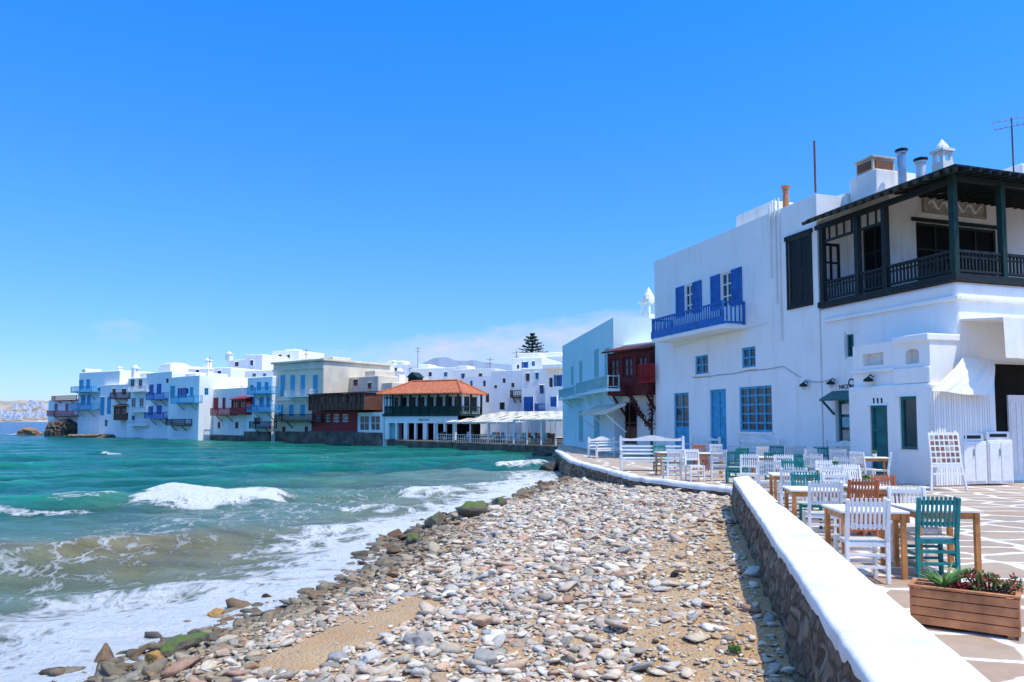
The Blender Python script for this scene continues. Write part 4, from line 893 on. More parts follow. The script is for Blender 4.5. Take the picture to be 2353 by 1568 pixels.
# ---------------------------------------------------------------- the waterfront town
FPXs = [100, 190, 290, 390, 480, 570, 630, 745, 880, 1115, 1293]; FYs = [138, 130, 124, 115, 107, 100, 96, 90, 82, 72, 64]
Yf = lambda px: float(np.interp(px, FPXs, FYs))
COL = dict(b=BLUE, s=BLUE2, t=TEALD, r=RED, d=DRED, n=BROWN, k=DARK, w=PWHITE, a=AQUA, g=DGREEN)
def house(label, px0, px1, pyt, m=WHITE, fwd=0., depth=8., z0=-1.25, Y=None, ang=None, wins=(), balcs=(), bays=(), chims=(), swins=(), name='waterfront_house', stone=0, group=None, boxes=(), rail=None):
    if Y is None:
        A = atY(px0, HOR, Yf(px0)); Bp = atY(px1, HOR, Yf(px1)); X = (Bp-A)
    else:
        A = atY(px0, HOR, Y); X = Vector((math.cos(ang or -.3), math.sin(ang or -.3), 0))
    f = Fr((A.x, A.y), (X.x, X.y)); f.O = f.O-f.Y*fwd
    u0 = f.uz(px0, HOR)[0]; u1 = f.uz(px1, HOR)[0]; f.O = f.O+f.X*u0; u1 -= u0; z1 = f.uz((px0+px1)/2, pyt)[1]
    r = thing(name, label, 'house', f.O, f.ang, group)
    hs = [f.rect(b[:4]) for b in wins]; sw = []
    for b in swins:
        v0 = f.vz(b[0], (b[1]+b[3])/2, u1)[0]; v1 = f.vz(b[2], (b[1]+b[3])/2, u1)[0]; sw.append((v0, f.vz(b[0], b[3], u1)[1], v1, f.vz(b[0], b[1], u1)[1]))
    sw = [h for h in sw if h[0] > .1 and h[2] < depth-.1]
    hs2 = [(max(.05, h[0]), h[1], min(u1-.05, h[2]), min(h[3], z1-.1)) for h in hs]
    wallbox('wall', m, r, 0, u1, 0, depth, z0, z1, hs2, sw, .2, .12)
    for h, b in zip(hs2, wins):
        c = COL[b[4]]; sty = b[5] if len(b) > 5 else ''
        opening(r, h, 0, u1, c, c if 's' in sty else GLASS, bars=(1, 1), sh=c if 'o' in sty else None, shut='s' in sty, kind='door' if 'd' in sty else 'window')
    for h in sw: opening(r, h, 0, u1, BLUE2, GLASS, front=False, bars=(1, 1))
    for b in balcs:
        pr = b[5] if len(b) > 5 else 1.0; a = f.rect(b[:4], pr); balcony(r, a[0], a[2], 0, pr, a[1], max(a[3], a[1]+.9), COL[b[4]], COL[b[4]] if b[4] != 'w' else WHITE, .22, 2, .14, .09)
    for b in bays:
        pr = b[5] if len(b) > 5 else 1.0; a = f.rect(b[:4], pr); bay(r, a[0], a[2], 0, pr, a[1], a[3], COL[b[4]], COL[b[6]] if len(b) > 6 else COL[b[4]], b[7] if len(b) > 7 else 2)
    for (px, pt, vv, w) in chims:
        a, zt = f.uz(px, pt, -vv); pepper_chimney(r, a, vv, z1-.02, max(.5, zt-z1), w)
    for (xa, xb, pt, vv) in boxes:
        a, zt = f.uz(xa, pt, -vv); b2, _ = f.uz(xb, pt, -vv); q = MB(); q.box(a, vv, z1-.02, b2, vv+3, zt); q.build('roof_block', m, r, bev=.1)
    if stone:
        q = MB(); q.box(-.05, -.35, z0, u1+.05, -.004, f.uz((px0+px1)/2, stone)[1]); q.build('stone_base', SWALL, r, bev=.1)
    return r, f, u1, z1
# rock under the point
def rockmass(label, px0, px1, pyt, Y, seed, m, name='rock_outcrop'):
    a = atY(px0, 1003, Y); b = atY(px1, 1003, Y); w = (b.x-a.x)/2; h = (atY(px0, pyt, Y).z-SEA); bm = bmesh.new(); bmesh.ops.create_icosphere(bm, subdivisions=5, radius=1)
    for v in bm.verts:
        q = v.co; k = 1+.16*noise.noise(q*1.3+Vector((seed, 1, 1)))+.2*abs(noise.noise(q*3.5+Vector((seed, 4, 1))))+.12*noise.noise(q*9); v.co = Vector((q.x*w, q.y*4, (abs(q.z)**.5*(1 if q.z > 0 else -1))*h))*k
    me = bpy.data.meshes.new(name); bm.to_mesh(me); bm.free(); me.materials.append(m); o = bpy.data.objects.new(name, me); C.objects.link(o); o.location = ((a.x+b.x)/2, Y+2, SEA); tag(o, label, 'rock'); return o
RK = rockmat('dark_brown_rock', (.10, .07, .045))
rockmass('dark brown rock under the leftmost house with red railings', 98, 185, 968, 131, 3, RK)
rockmass('low tan rocks at the foot of the leftmost white houses', 150, 290, 998, 124, 8, rockmat('tan_rock', (.25, .18, .10)))

house('leftmost small white house on the rocks with red railings', 110, 180, 919, WHITE, 0, 6, .2, wins=((125, 928, 133, 944, 'b'), (150, 928, 158, 944, 'b')), balcs=((118, 910, 176, 921, 'r', .6), (107, 944, 168, 957, 'r', 1.4)))
house('tall white house at the left end with two stacked light blue balconies', 178, 272, 854, WHITE, .5, 9, wins=((182, 873, 192, 895, 's', 's'), (198, 872, 207, 895, 's', 's'), (186, 908, 196, 932, 's', 's'), (200, 908, 208, 932, 's', 's'), (225, 890, 231, 902, 'b')), balcs=((162, 888, 211, 902, 's', 1.6), (160, 926, 211, 942, 's', 1.6)), chims=((275, 842, 3, .7),), boxes=((188, 196, 848, 1.5),))
house('white house with red brown balcony and brown wooden box below it', 228, 300, 884, WHITE, 1.2, 9, wins=((230, 912, 240, 955, 's', 's'), (245, 912, 256, 952, 's', 's'), (258, 893, 266, 907, 'n'), (280, 893, 290, 907, 'n'), (240, 965, 248, 980, 's')), balcs=((252, 902, 299, 917, 'd', 1.1),), bays=((261, 934, 291, 966, 'n', 1.2, 'n', 2),), chims=((243, 872, 3, .6),))
house('white house with three stacked white balconies', 291, 342, 868, WHITE, 1.8, 9, wins=((300, 872, 309, 894, 'g'), (318, 872, 327, 894, 'n'), (302, 915, 312, 938, 's'), (320, 915, 330, 938, 's'), (303, 955, 312, 972, 's')), balcs=((293, 888, 336, 901, 'w', 1.1), (291, 935, 336, 948, 'w', 1.1), (291, 968, 336, 979, 'w', 1.0)), chims=((312, 838, 3, 1.),), boxes=((322, 340, 858, 2),))
house('white house with two royal blue balconies and blue shutters one above the other', 333, 392, 856, WHITE, 2.2, 9, wins=((341, 884, 353, 908, 'b', 's'), (360, 882, 371, 906, 'b', 's'), (340, 934, 352, 954, 'b', 's'), (360, 932, 372, 952, 'b', 's'), (382, 870, 388, 880, 'n')), balcs=((335, 903, 376, 919, 'b', 1.2), (331, 947, 376, 963, 'b', 1.2)), boxes=((368, 392, 838, 4),))
house('broad plain white house with one wide blue balcony and a lit end wall', 386, 456, 866, WHITE, 3.0, 9, wins=((391, 887, 402, 915, 's', 's'), (414, 892, 424, 914, 'b', 'o'), (436, 890, 444, 912, 's', 's'), (428, 893, 433, 905, 'b')), balcs=((392, 910, 446, 927, 's', 1.2), (380, 964, 425, 978, 'k', 1.)), swins=((470, 892, 479, 908),), chims=((482, 842, 4, .8),), boxes=((410, 450, 860, 3),))
house('low whitewashed house with red balcony and red wooden bay over the water', 474, 570, 893, WHITE2, .8, 9, wins=((491, 914, 502, 942, 'r', 's'), (511, 914, 519, 940, 'r'), (500, 970, 506, 985, 'n'), (540, 970, 548, 985, 'n')), balcs=((483, 938, 529, 955, 'r', 1.1),), bays=((531, 918, 565, 953, 'r', 1.2, 'r', 2),), stone=1000, boxes=((520, 560, 886, 4),))
house('narrow white house with two blue railed balconies beside the cream mansion', 566, 624, 866, WHITE, 1.2, 9, wins=((574, 885, 583, 900, 's'), (590, 878, 600, 898, 's', 's'), (608, 878, 617, 898, 's', 's'), (574, 912, 586, 936, 's', 's'), (596, 912, 606, 936, 's', 's'), (612, 912, 620, 936, 's', 's'), (585, 960, 600, 975, 'n')), balcs=((567, 893, 622, 906, 's', 1.2), (567, 932, 622, 947, 's', 1.4), (572, 972, 620, 985, 'k', 1.)), stone=992)
r, f, u1, z1 = house('cream two storey mansion with rows of teal shuttered windows', 625, 742, 834, CREAM, .4, 11, wins=[(x_, 862, x_+11, 911, 's', 's') for x_ in (644, 667, 690, 719)]+[(x_, 930, x_+11, 957, 's', 's') for x_ in (640, 664, 690, 718)]+[(x_, 980, x_+8, 994, 'n') for x_ in (648, 700)], balcs=((652, 897, 712, 913, 'w', .9), (630, 953, 739, 969, 'k', 1.1)), stone=992, boxes=((690, 720, 826, 4), (735, 765, 822, 3)), name='mansion')
q = MB(); q.box(-.2, -.25, z1+.003, u1+.25, 11, z1+.28); q.build('cornice', CREAM, r, bev=.04)
q = MB(); q.box(-.1, -.12, z1-.9, u1+.02, -.004, z1-.7); q.build('cornice', CREAM, r, bev=.04)
q = MB(); z_ = f.uz(680, 920)[1]; q.box(0, -.1, z_, u1+.02, -.004, z_+.22); q.build('string_course', WHITE2, r)
house('beige weathered house behind the red wooden house', 775, 868, 866, BEIGE, -3.5, 8, z0=-.5, boxes=((782, 800, 858, 1), (838, 862, 853, 1)), wins=((812, 872, 822, 886, 'n'), (845, 880, 853, 892, 'n')))
# red wooden house
r, f, u1, z1 = house('red boarded house with brown wooden gallery on the upper floor', 716, 822, 944, RED, .6, 6, wins=[(x_, 952, x_+13, 970, 'w') for x_ in (724, 745, 766, 787)], stone=991, name='wooden_house')
a = f.rect((711, 905, 838, 943), 1.6); b = bay(r, a[0], a[2], 3.5, 5.1, a[1], a[3], BROWN, BROWN, 6, DRED)
for i in range(14): q = MB(); x_ = a[0]+(a[2]-a[0])*i/13; q.box(x_-.06, -1.72, a[1], x_+.06, -1.62, a[3]); q.build('gallery_post', BROWN, b)
house('small white sea shed with a wide paned window beside the orange roofed restaurant', 822, 880, 948, WHITE, .6, 6, wins=((826, 955, 848, 990, 'w'), (851, 955, 873, 990, 'w')), stone=994, name='sea_shed')
house('cream house with flat roof behind the small white sea shed', 838, 900, 880, CREAM, -4, 8, z0=-.5, wins=((850, 890, 858, 905, 'n'),), chims=((919, 845, 3, .9),))

# restaurant with the orange tiled roof
PA = atY(882, HOR, 81); PB = atY(1050, HOR, 77); F = Fr((PA.x, PA.y), (PB.x-PA.x, PB.y-PA.y)); wF = (PB-PA).length
rr = thing('restaurant', 'orange tiled restaurant with dark green wooden gallery over white columns by the water', 'restaurant', F.O, F.ang)
ze = F.uz(980, 904)[1]; zr_ = F.uz(980, 936)[1]; zf = F.uz(980, 951)[1]; dp = 4.6; EX = .5
hs = [(wF*(i+.12)/8, zf+.3, wF*(i+.88)/8, ze-.35) for i in range(8)]; ss = [(1.2+(dp-1.2)*(i+.15)/2, zf+.3, 1.2+(dp-1.2)*(i+.85)/2, ze-.35) for i in range(2)]
wallbox('upper_wall', WHITE, rr, 0, wF, 1.2, dp, zf, ze, hs, ss, .15, .02)
for h in hs: opening(rr, h, 1.2, wF, DGREEN, GLASS, bars=(1, 2))
for h in ss: opening(rr, h, 1.2, wF, DGREEN, GLASS, front=False, bars=(1, 2))
q = MB(); q.box(-.15, -.1, zf-.25, wF+EX, dp, zf-.004); g = q.build('gallery', DGREEN, rr)
q = MB()
for i in range(60): x_ = wF*i/59; q.box(x_-.03, -.03, zf, x_+.03, .03, zr_)
for i in range(1, 16): y_ = dp*i/15; q.box(wF+EX-.13, y_-.03, zf, wF+EX-.07, y_+.03, zr_)
q.box(-.1, -.06, zr_+.002, wF+EX-.05, .06, zr_+.1); q.box(wF+EX-.16, .062, zr_+.002, wF+EX-.04, dp, zr_+.1); q.box(-.1, -.02, zf+.02, wF+EX-.1, .02, zf+.72); q.build('railing', DGREEN, g)
for i in range(9):
    q = MB(); x_ = wF*i/8+(.15 if i == 8 else 0); q.box(x_-.09, -.09, zf, x_+.09, .09, ze); q.build('post', DARK if i else PWHITE, g)
for i in range(1, 3):
    q = MB(); y_ = dp*i/2; q.box(wF+EX-.19, y_-.09, zf, wF+EX-.01, y_+.09, ze); q.build('post', DARK, g)
# half-timbered left end
q = MB(); ae = F.uz(905, 915)[0]; q.box(0.02, -.02, zf+.02, ae, .06, ze-.05); e_ = q.build('timbered_panel', PWHITE, rr)
q = MB()
for x_ in (.06, ae*.33, ae*.66, ae-.06): q.box(x_-.07, -.06, zf+.02, x_+.07, -.022, ze-.05)
q.box(.13, -.055, zr_, ae-.13, -.023, zr_+.14); q.box(.13, -.055, ze-.5, ae-.13, -.023, ze-.38); q.build('timber', DARK, e_)
# hip roof
zrd = F.uz(980, 877, -3)[1]; o_ = .6; hr = [(-o_, -o_, ze), (wF+EX+o_*.6, -o_, ze), (wF+EX+o_*.6, dp+o_, ze), (-o_, dp+o_, ze), (2.0, dp*.55, zrd), (wF-1.4, dp*.55, zrd)]
q = MB(); q.add(hr, [(0, 1, 5, 4), (1, 2, 5), (2, 3, 4, 5), (3, 0, 4)]); q.add([(p[0], p[1], p[2]-.12) for p in hr[:4]], [(3, 2, 1, 0)]); q.add([hr[i] for i in range(4)]+[(hr[i][0], hr[i][1], ze-.12) for i in range(4)], [(0, 4, 5, 1), (1, 5, 6, 2), (2, 6, 7, 3), (3, 7, 4, 0)])
rfo = q.build('tiled_roof', TILE, rr)
q = MB(); q.tube([hr[4], hr[5]], .14, 8)
for i, j in ((0, 4), (1, 5), (2, 5), (3, 4)): q.tube([hr[i], hr[j]], .12, 8)
q.build('ridge_tiles', TILE, rfo)
a, zt_ = F.uz(955, 856, -3.6); q = MB(); q.box(a-.6, 3.0, zrd-1.2, a+.6, 4.2, zt_-.6); q.add([(a-.75, 2.8, zt_-.6), (a+.75, 2.8, zt_-.6), (a+.75, 4.4, zt_-.6), (a-.75, 4.4, zt_-.6), (a, 2.8, zt_), (a, 4.4, zt_)], [(0, 1, 4), (1, 2, 5, 4), (2, 3, 5), (3, 0, 4, 5), (3, 2, 1, 0)]); q.build('dormer', DGREEN, rfo)
# ground floor: near-black block painting the interior shade, columns, sign
q = MB(); q.box(.2, 2.4, -.2, wF+.3, dp, zf-.26); q.build('ground_floor_shade', INT, rr)
for i in range(8):
    q = MB(); x_ = .35+(wF-.7)*i/7; w_ = .45 if i in (0, 2, 4) else .2; q.box(x_-w_/2, .05, -.25, x_+w_/2, .45, zf-.255); q.build('column', WHITE, rr, bev=.03)
q = MB(); q.box(.1, .06, zf-1.0, wF, .2, zf-.257); q.build('fascia', WHITE, rr)
a, z_ = F.uz(973, 966); text('VERANDA', .3, BLACK, rr, (a, .045, zf-.75))
a0 = F.uz(905, 980)[0]
for xa, xb, ya in ((a0-1.2, a0-.2, .6), (.6, 1.5, .5)): q = MB(); q.box(xa, ya, -.2, xb, ya+.2, zf-.3); q.build('glass_front', AQUA, rr)
# quay
def polyY(l): return [(atY(px, HOR, Y).x, Y) for px, Y in l]
q = MB(); q.prism(polyY([(872, 83), (960, 76), (1130, 67), (1215, 63), (1292, 60), (1300, 90), (872, 100)]), -1.3, -.25); qy = q.build('quay', SWALL, None, bev=.08); tag(qy, 'dark stone quay under the orange roofed restaurant and the awnings', 'quay')
q = MB(); q.prism(polyY([(620, 97), (750, 90.2), (876, 82.5), (876, 86), (620, 101)]), -1.3, .25); qy = q.build('sea_wall', SWALL, None, bev=.1); tag(qy, 'dark sea wall below the cream mansion and the red wooden house', 'wall')
# land behind
q = MB(); pl_ = polyY([(150, 134), (480, 110), (880, 90), (1290, 70), (1292, 57), (1500, 57), (1500, 420), (120, 420)]); q.add([(p[0], p[1], -.35) for p in pl_], [tuple(range(len(pl_)))]); g = q.build('town_ground', BEIGE)
if g.data.polygons[0].normal.z < 0: g.data.flip_normals()
struct(g, 'ground of the town behind the waterfront houses', 'ground')
# awnings
def awning(label, px0, Y0, px1, Y1, pyf, pyb, depth, n_, m):
    A = atY(px0, HOR, Y0); B = atY(px1, HOR, Y1); f = Fr((A.x, A.y), (B.x-A.x, B.y-A.y)); w = (B-A).length; t = thing('terrace_awning', label, 'awning', f.O, f.ang)
    zf_ = f.uz((px0+px1)/2, pyf)[1]; zb_ = f.uz((px0+px1)/2, pyb, -depth)[1]
    for i in range(n_):
        a0, a1 = w*i/n_+.10, w*(i+1)/n_-.10; q = MB(); k = 6; sag = random.uniform(.12, .3)
        for j in range(k+1):
            s_ = j/k; z_ = zf_+(zb_-zf_)*s_-sag*math.sin(s_*math.pi*3)**2*.4
            q.v += [(a0, depth*s_, z_), (a1, depth*s_, z_)]
        for j in range(k): q.f.append((2*j, 2*j+1, 2*j+3, 2*j+2))
        o0 = len(q.v); q.v += [(a1, -.02, zf_-.18), (a0, -.02, zf_-.18)]; q.f.append((0, 1, o0, o0+1)); q.build('canvas_strip', m, t, normals=False)
    for i in range(0, n_+1, 2):
        q = MB(); q.tube([(w*i/n_, .1, -.25), (w*i/n_, .1, zf_-.02)], .07, 8); q.build('post', PWHITE, t)
    for y_, z_ in ((.1, zf_-.05), (depth, zb_-.05)): q = MB(); q.tube([(0, y_, z_), (w, y_, z_)], .05, 6); q.build('rail', PWHITE, t)
    return t, f, w
awning('long cream awning right of the orange roofed restaurant at the water edge', 1003, 74, 1185, 66, 970, 957, 6, 9, CANVAS2)
awning('cream awning on white posts next to the pale blue house', 1178, 65.5, 1292, 60.5, 964, 947, 9, 7, CANVAS2)
awning('upper awning behind the long awning over the quay cafe', 1080, 80, 1290, 72, 957, 946, 5, 9, CANVAS2)
# quay cafe furniture, too small to show parts
random.seed(3)
for i in range(26):
    px = random.uniform(1010, 1275); Y = float(np.interp(px, [960, 1130, 1292], [77, 69, 62.5]))+random.uniform(.8, 5); p = atY(px, HOR, Y); q = MB()
    m_ = random.choice([BROWN, BLUE2, PWHITE, BROWN, AQUA]); q.box(-.22, -.22, .42, .22, .22, .47); q.box(-.22, .18, .472, .22, .22, .92)
    for sx in (-.2, .2):
        for sy in (-.2, .2): q.bar((sx, sy, 0), (sx, sy, .42), .04)
    o = q.build('cafe_chair', m_); o.location = (p.x, p.y, -.25); o.rotation_euler = (0, 0, random.uniform(0, 6)); tag(o, 'tiny cafe chair standing under the quay awnings', 'chair', 'chairs of the quay cafe under the awnings')
q = MB(); A = atY(1003, HOR, 73); B = atY(1205, HOR, 64.5); k = 40
for i in range(k+1): p = A.lerp(B, i/k); q.bar((p.x, p.y, -.25), (p.x, p.y, .45), .03)
q.bar((A.x, A.y, .47), (B.x, B.y, .47), .04); q.bar((A.x, A.y, .1), (B.x, B.y, .1), .03); o = q.build('quay_railing', PWHITE); tag(o, 'white railing along the edge of the quay cafe', 'railing')

# back rows of white houses
def bh(label, px0, px1, pyt, Y, depth=9, wins=(), m=WHITE, ang=-.35, **k): return house(label, px0, px1, pyt, m, 0, depth, 0., Y, ang, wins, name='white_house', **k)
bh('flat roofed beige house behind the houses with blue balconies', 362, 425, 842, 140, 9, ((375, 850, 383, 858, 'n'),), WHITE2, boxes=((380, 400, 834, 2),))
bh('low white house behind the broad plain white house', 418, 528, 846, 138, 9, ((500, 852, 508, 862, 'b'), (450, 850, 457, 860, 'n')), chims=((478, 822, 2, 1.),))
bh('large white hall on the skyline above the low red bay house', 522, 628, 826, 165, 14, ((540, 832, 548, 842, 'n'), (600, 832, 608, 842, 'n')), chims=((527, 808, 3, 1.2),))
bh('white house with rounded vault on the skyline', 560, 600, 815, 158, 9, ((575, 828, 583, 840, 'b'),))
bh('highest white block left of the cream mansion', 622, 684, 806, 172, 10, ((640, 815, 647, 824, 'n'), (660, 815, 666, 824, 'n')), boxes=((655, 678, 803, 2),))
bh('white house showing just above the narrow blue railed house', 560, 628, 852, 128, 9, ((580, 858, 588, 866, 's'), (604, 858, 611, 866, 's')))
bh('wide beige roofed house right behind the cream mansion', 700, 795, 838, 120, 12, ((750, 845, 760, 858, 'n'), (775, 845, 783, 858, 'n')), CREAM, boxes=((755, 792, 828, 2),))
bh('white house between cream mansion and green dormer', 788, 866, 842, 135, 10, ((800, 848, 808, 860, 'b'), (845, 848, 852, 858, 'n')), boxes=((800, 825, 836, 3),))
bh('long white house above the green dormer', 858, 968, 838, 140, 12, ((880, 845, 888, 857, 'b'), (905, 845, 912, 857, 'n'), (940, 845, 948, 858, 'b')), chims=((905, 828, 3, 1.), (921, 838, 1, 1.2)), boxes=((890, 925, 830, 3),))
bh('white house right behind the orange roof ridge', 940, 1050, 846, 118, 10, ((985, 855, 992, 865, 'n'), (1020, 855, 1028, 866, 's')), boxes=((960, 985, 838, 3),))
bh('white house with beige roof edge above the right end of the orange roof', 1040, 1138, 848, 112, 10, ((1060, 858, 1068, 870, 'b'), (1100, 858, 1108, 870, 'n')), WHITE2, boxes=((1050, 1075, 841, 3),))
bh('plain white house beside the right end of the restaurant', 1066, 1132, 866, 100, 9, ((1080, 875, 1086, 888, 's'), (1110, 875, 1116, 888, 'n'), (1116, 905, 1124, 925, 'n')))
bh('white house with small dark windows left of the tallest white house', 1128, 1200, 852, 92, 9, ((1136, 885, 1142, 892, 'n'), (1155, 870, 1162, 880, 'n'), (1148, 925, 1160, 942, 'k'), (1175, 880, 1182, 890, 'n')), balcs=((1172, 900, 1200, 914, 'k', .8),))
bh('tallest stepped white house with blue window and roof terrace', 1176, 1246, 822, 98, 9, ((1203, 832, 1210, 846, 'b', 'o'), (1222, 830, 1229, 842, 's'), (1188, 838, 1193, 848, 'n')), boxes=((1186, 1240, 812, 2),))
bh('white house with blue doors and blue railing above the awnings', 1198, 1262, 846, 86, 8, ((1208, 858, 1217, 876, 'n'), (1230, 856, 1238, 872, 's'), (1203, 912, 1226, 946, 'b', 's'), (1240, 885, 1250, 905, 'b')), balcs=((1228, 930, 1290, 946, 'b', 1.0),))
bh('white house half hidden by the pale blue house', 1252, 1300, 838, 82, 8, ((1262, 868, 1270, 890, 'k'), (1278, 862, 1287, 888, 'b', 'o'), (1265, 912, 1280, 935, 'b', 's')), boxes=((1246, 1296, 848, -1.5),))
bh('white house furthest right on the far skyline', 1236, 1300, 818, 108, 9, ((1248, 828, 1255, 838, 'n'),), boxes=((1240, 1290, 811, 2),))
def dist_ant(px, pyb, pyt, Y, lb):
    a = atY(px, pyb, Y); b = atY(px, pyt, Y); t = thing('antenna', lb, 'antenna', a); q = MB(); q.tube([(0, 0, -3), (0, 0, b.z-a.z)], .05, 5); q.build('mast', RUST, t); q = MB(); q.tube([(-.6, 0, b.z-a.z-.3), (.6, 0, b.z-a.z-.3)], .03, 5); q.tube([(-.4, 0, b.z-a.z-.9), (.4, 0, b.z-a.z-.9)], .03, 5); q.build('aerial_rods', RUST, t)
dist_ant(960, 838, 797, 130, 'thin antenna mast above the orange roofed restaurant'); dist_ant(703, 832, 802, 118, 'thin antenna mast above the cream mansion roof'); dist_ant(1126, 848, 822, 110, 'thin antenna mast left of the norfolk pine'); dist_ant(481, 850, 820, 135, 'short antenna mast above the broad plain white house'); dist_ant(1187, 822, 806, 98, 'small antenna on the tallest stepped white house')

# norfolk pine
p = atY(1223, 830, 118); zt_ = atY(1223, 767, 118).z; zb_ = atY(1223, 812, 118).z
t = thing('pine_tree', 'dark layered pine tree rising behind the white houses', 'tree', (p.x, p.y, 0)); q = MB(); q.tube([(0, 0, 0), (0, 0, zb_), (0, 0, zt_)], [.3, .2, .04], 8); q.build('trunk', TRUNK, t)
q = MB(); random.seed(5); H_ = zt_-zb_+1.2
for i in range(10):
    f_ = i/9; z_ = zt_-.2-H_*f_; L_ = .35+2.35*f_**.65
    for k in range(12):
        a = k*.524+i*.4+random.uniform(-.2, .2); l = L_*random.uniform(.6, 1.15)
        for s_ in range(12):
            r_ = l*(s_+1)/12; c_ = (r_*math.cos(a), r_*math.sin(a), z_+.35*(r_/max(l, .1))**2*.8-.1); leaves(q, c_, (.16, .16, .10), 4, .13)
q.build('crown', LEAFD, t, normals=False)

# far hills and far shore
def hills(name, label, px0, px1, Y, fn, m, depth=500):
    nx = 120; mb = MB()
    for i in range(nx+1):
        px = px0+(px1-px0)*i/nx; a = atY(px, fn(px), Y); b = atY(px, HOR, Y-depth); c_ = atY(px, HOR, Y+depth*2); mb.v += [(b.x, b.y, SEA-1), ((a.x*.6+b.x*.4), (a.y*.6+b.y*.4), SEA+(a.z-SEA)*.5*(.9+.2*noise.noise(Vector((px*.05, 1, 2))))), (a.x, a.y, a.z), (c_.x, c_.y, SEA-1)]
    for i in range(nx):
        for j in range(3): mb.f.append((i*4+j, (i+1)*4+j, (i+1)*4+j+1, i*4+j+1))
    o = mb.build(name, m, smooth=True); return struct(o, label, 'hill')
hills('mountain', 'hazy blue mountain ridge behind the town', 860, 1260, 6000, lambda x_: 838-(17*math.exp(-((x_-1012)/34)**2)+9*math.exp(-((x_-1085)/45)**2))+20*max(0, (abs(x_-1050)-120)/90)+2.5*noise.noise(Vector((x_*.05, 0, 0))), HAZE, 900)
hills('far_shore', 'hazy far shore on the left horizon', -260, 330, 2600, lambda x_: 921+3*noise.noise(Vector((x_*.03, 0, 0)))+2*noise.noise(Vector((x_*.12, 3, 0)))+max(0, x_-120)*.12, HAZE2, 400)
random.seed(11)
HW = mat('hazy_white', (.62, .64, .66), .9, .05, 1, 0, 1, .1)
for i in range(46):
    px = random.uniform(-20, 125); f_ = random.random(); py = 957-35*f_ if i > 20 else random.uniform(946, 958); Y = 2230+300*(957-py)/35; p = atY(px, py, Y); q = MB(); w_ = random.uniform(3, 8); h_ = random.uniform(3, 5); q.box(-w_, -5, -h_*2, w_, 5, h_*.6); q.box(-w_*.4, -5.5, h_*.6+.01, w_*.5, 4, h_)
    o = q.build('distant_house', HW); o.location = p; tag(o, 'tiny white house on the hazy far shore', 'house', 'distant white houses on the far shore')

# ---------------------------------------------------------------- cafe furniture
def make_chair(m, seatm, label, name='taverna_chair'):
    t = thing(name, label, 'chair'); w, d, h, sh = .46, .42, .91, .45; r_ = .042
    for sx in (-1, 1):
        q = MB(); x_ = sx*(w/2-r_/2); q.bar((x_, -d/2+.02, 0), (x_, -d/2+.03, sh), r_); q.bar((x_, -d/2+.03, sh), (x_, -d/2-.04, h), r_); q.build('leg', m, t, bev=.006)
        q = MB(); q.bar((x_, d/2-.03, 0), (x_, d/2-.03, sh+.01), r_); q.build('leg', m, t, bev=.006)
    q = MB(); y0 = -d/2
    yk = lambda z_: -d/2+.03-.07*(z_-sh)/(h-sh)
    for z_, th in ((h-.055, .05), (.62, .04)): q.bar((-w/2+r_, yk(z_), z_), (w/2-r_, yk(z_), z_), .022, th)
    for i in range(8):
        x_ = -w/2+r_+.025+(w-2*r_-.05)*i/7; q.bar((x_, yk(.585)-.013, .585), (x_, yk(h)-.013, h+.012), .024, .014)
    q.build('backrest', m, t)
    q = MB()
    for i in range(9): y_ = -d/2+.045+(d-.09)*i/9; q.box(-w/2+.02, y_, sh-.025-.004*(i % 2), w/2-.02, y_+(d-.09)/9*.93, sh+.012-.004*(i % 2))
    q.build('seat', seatm, t)
    q = MB()
    for z_ in (.14, .27):
        for sx in (-1, 1): q.bar((sx*(w/2-r_/2), -d/2+.045, z_), (sx*(w/2-r_/2), d/2-.055, z_), .024, .03)
        q.bar((-w/2+r_, -d/2+.025, z_+.04), (w/2-r_, -d/2+.025, z_+.04), .024, .03); q.bar((-w/2+r_, d/2-.03, z_+.04), (w/2-r_, d/2-.03, z_+.04), .024, .03)
    q.bar((-w/2+r_, -d/2+.03, sh-.03), (w/2-r_, -d/2+.03, sh-.03), .026, .045); q.bar((-w/2+r_, d/2-.03, sh-.03), (w/2-r_, d/2-.03, sh-.03), .026, .045)
    q.build('stretcher_frame', m, t); return t
protos = {}
CH = {'w': (PWHITE, STRAW), 't': (TEAL, STRAW), 'o': (REDWOOD, REDWOOD)}
def chair(k, px, pyt, rot, label):
    b = at(px, pyt, .9); a = R(rot); fd = Vector((-math.sin(a), math.cos(a), 0)); p = Vector((b.x, b.y, 0))+fd*.25
    if k not in protos: t = make_chair(*CH[k], label); t.location = p; t.rotation_euler = (0, 0, a); protos[k] = t; t['group'] = 'cafe chairs on the terrace'
    else: t = dup(protos[k], p, a, label, 'cafe chairs on the terrace')
    return t
chair('w', 1995, 1150, -6, 'nearest white slat backed chair at the front table by the low wall')
chair('t', 2157, 1146, -4, 'nearest teal slat backed chair facing away at the front table')
chair('o', 1985, 1104, 4, 'red brown wooden chair with slatted back behind the front table')
chair('w', 2082, 1121, 172, 'white chair on the far side of the front table behind the teal chair')
chair('w', 1897, 1109, -10, 'white chair left of the red brown chair at the second table')
chair('t', 1850, 1088, 175, 'teal chair on the far side of the second table near the wall')
chair('w', 1824, 1078, -12, 'white chair next to the wall at the third table')
chair('w', 1911, 1071, 168, 'white chair right of the third table in the line along the wall')
chair('w', 1898, 1060, 175, 'white chair furthest back at the third table')
chair('t', 1822, 1058, 170, 'teal chair on the far side of the third table')
chair('w', 1768, 1060, -14, 'white chair beside the far end of the low wall')
chair('t', 1776, 1040, -20, 'teal chair beyond the far end of the low wall')
chair('t', 1706, 1031, 15, 'teal chair just right of the table with red brown chair')
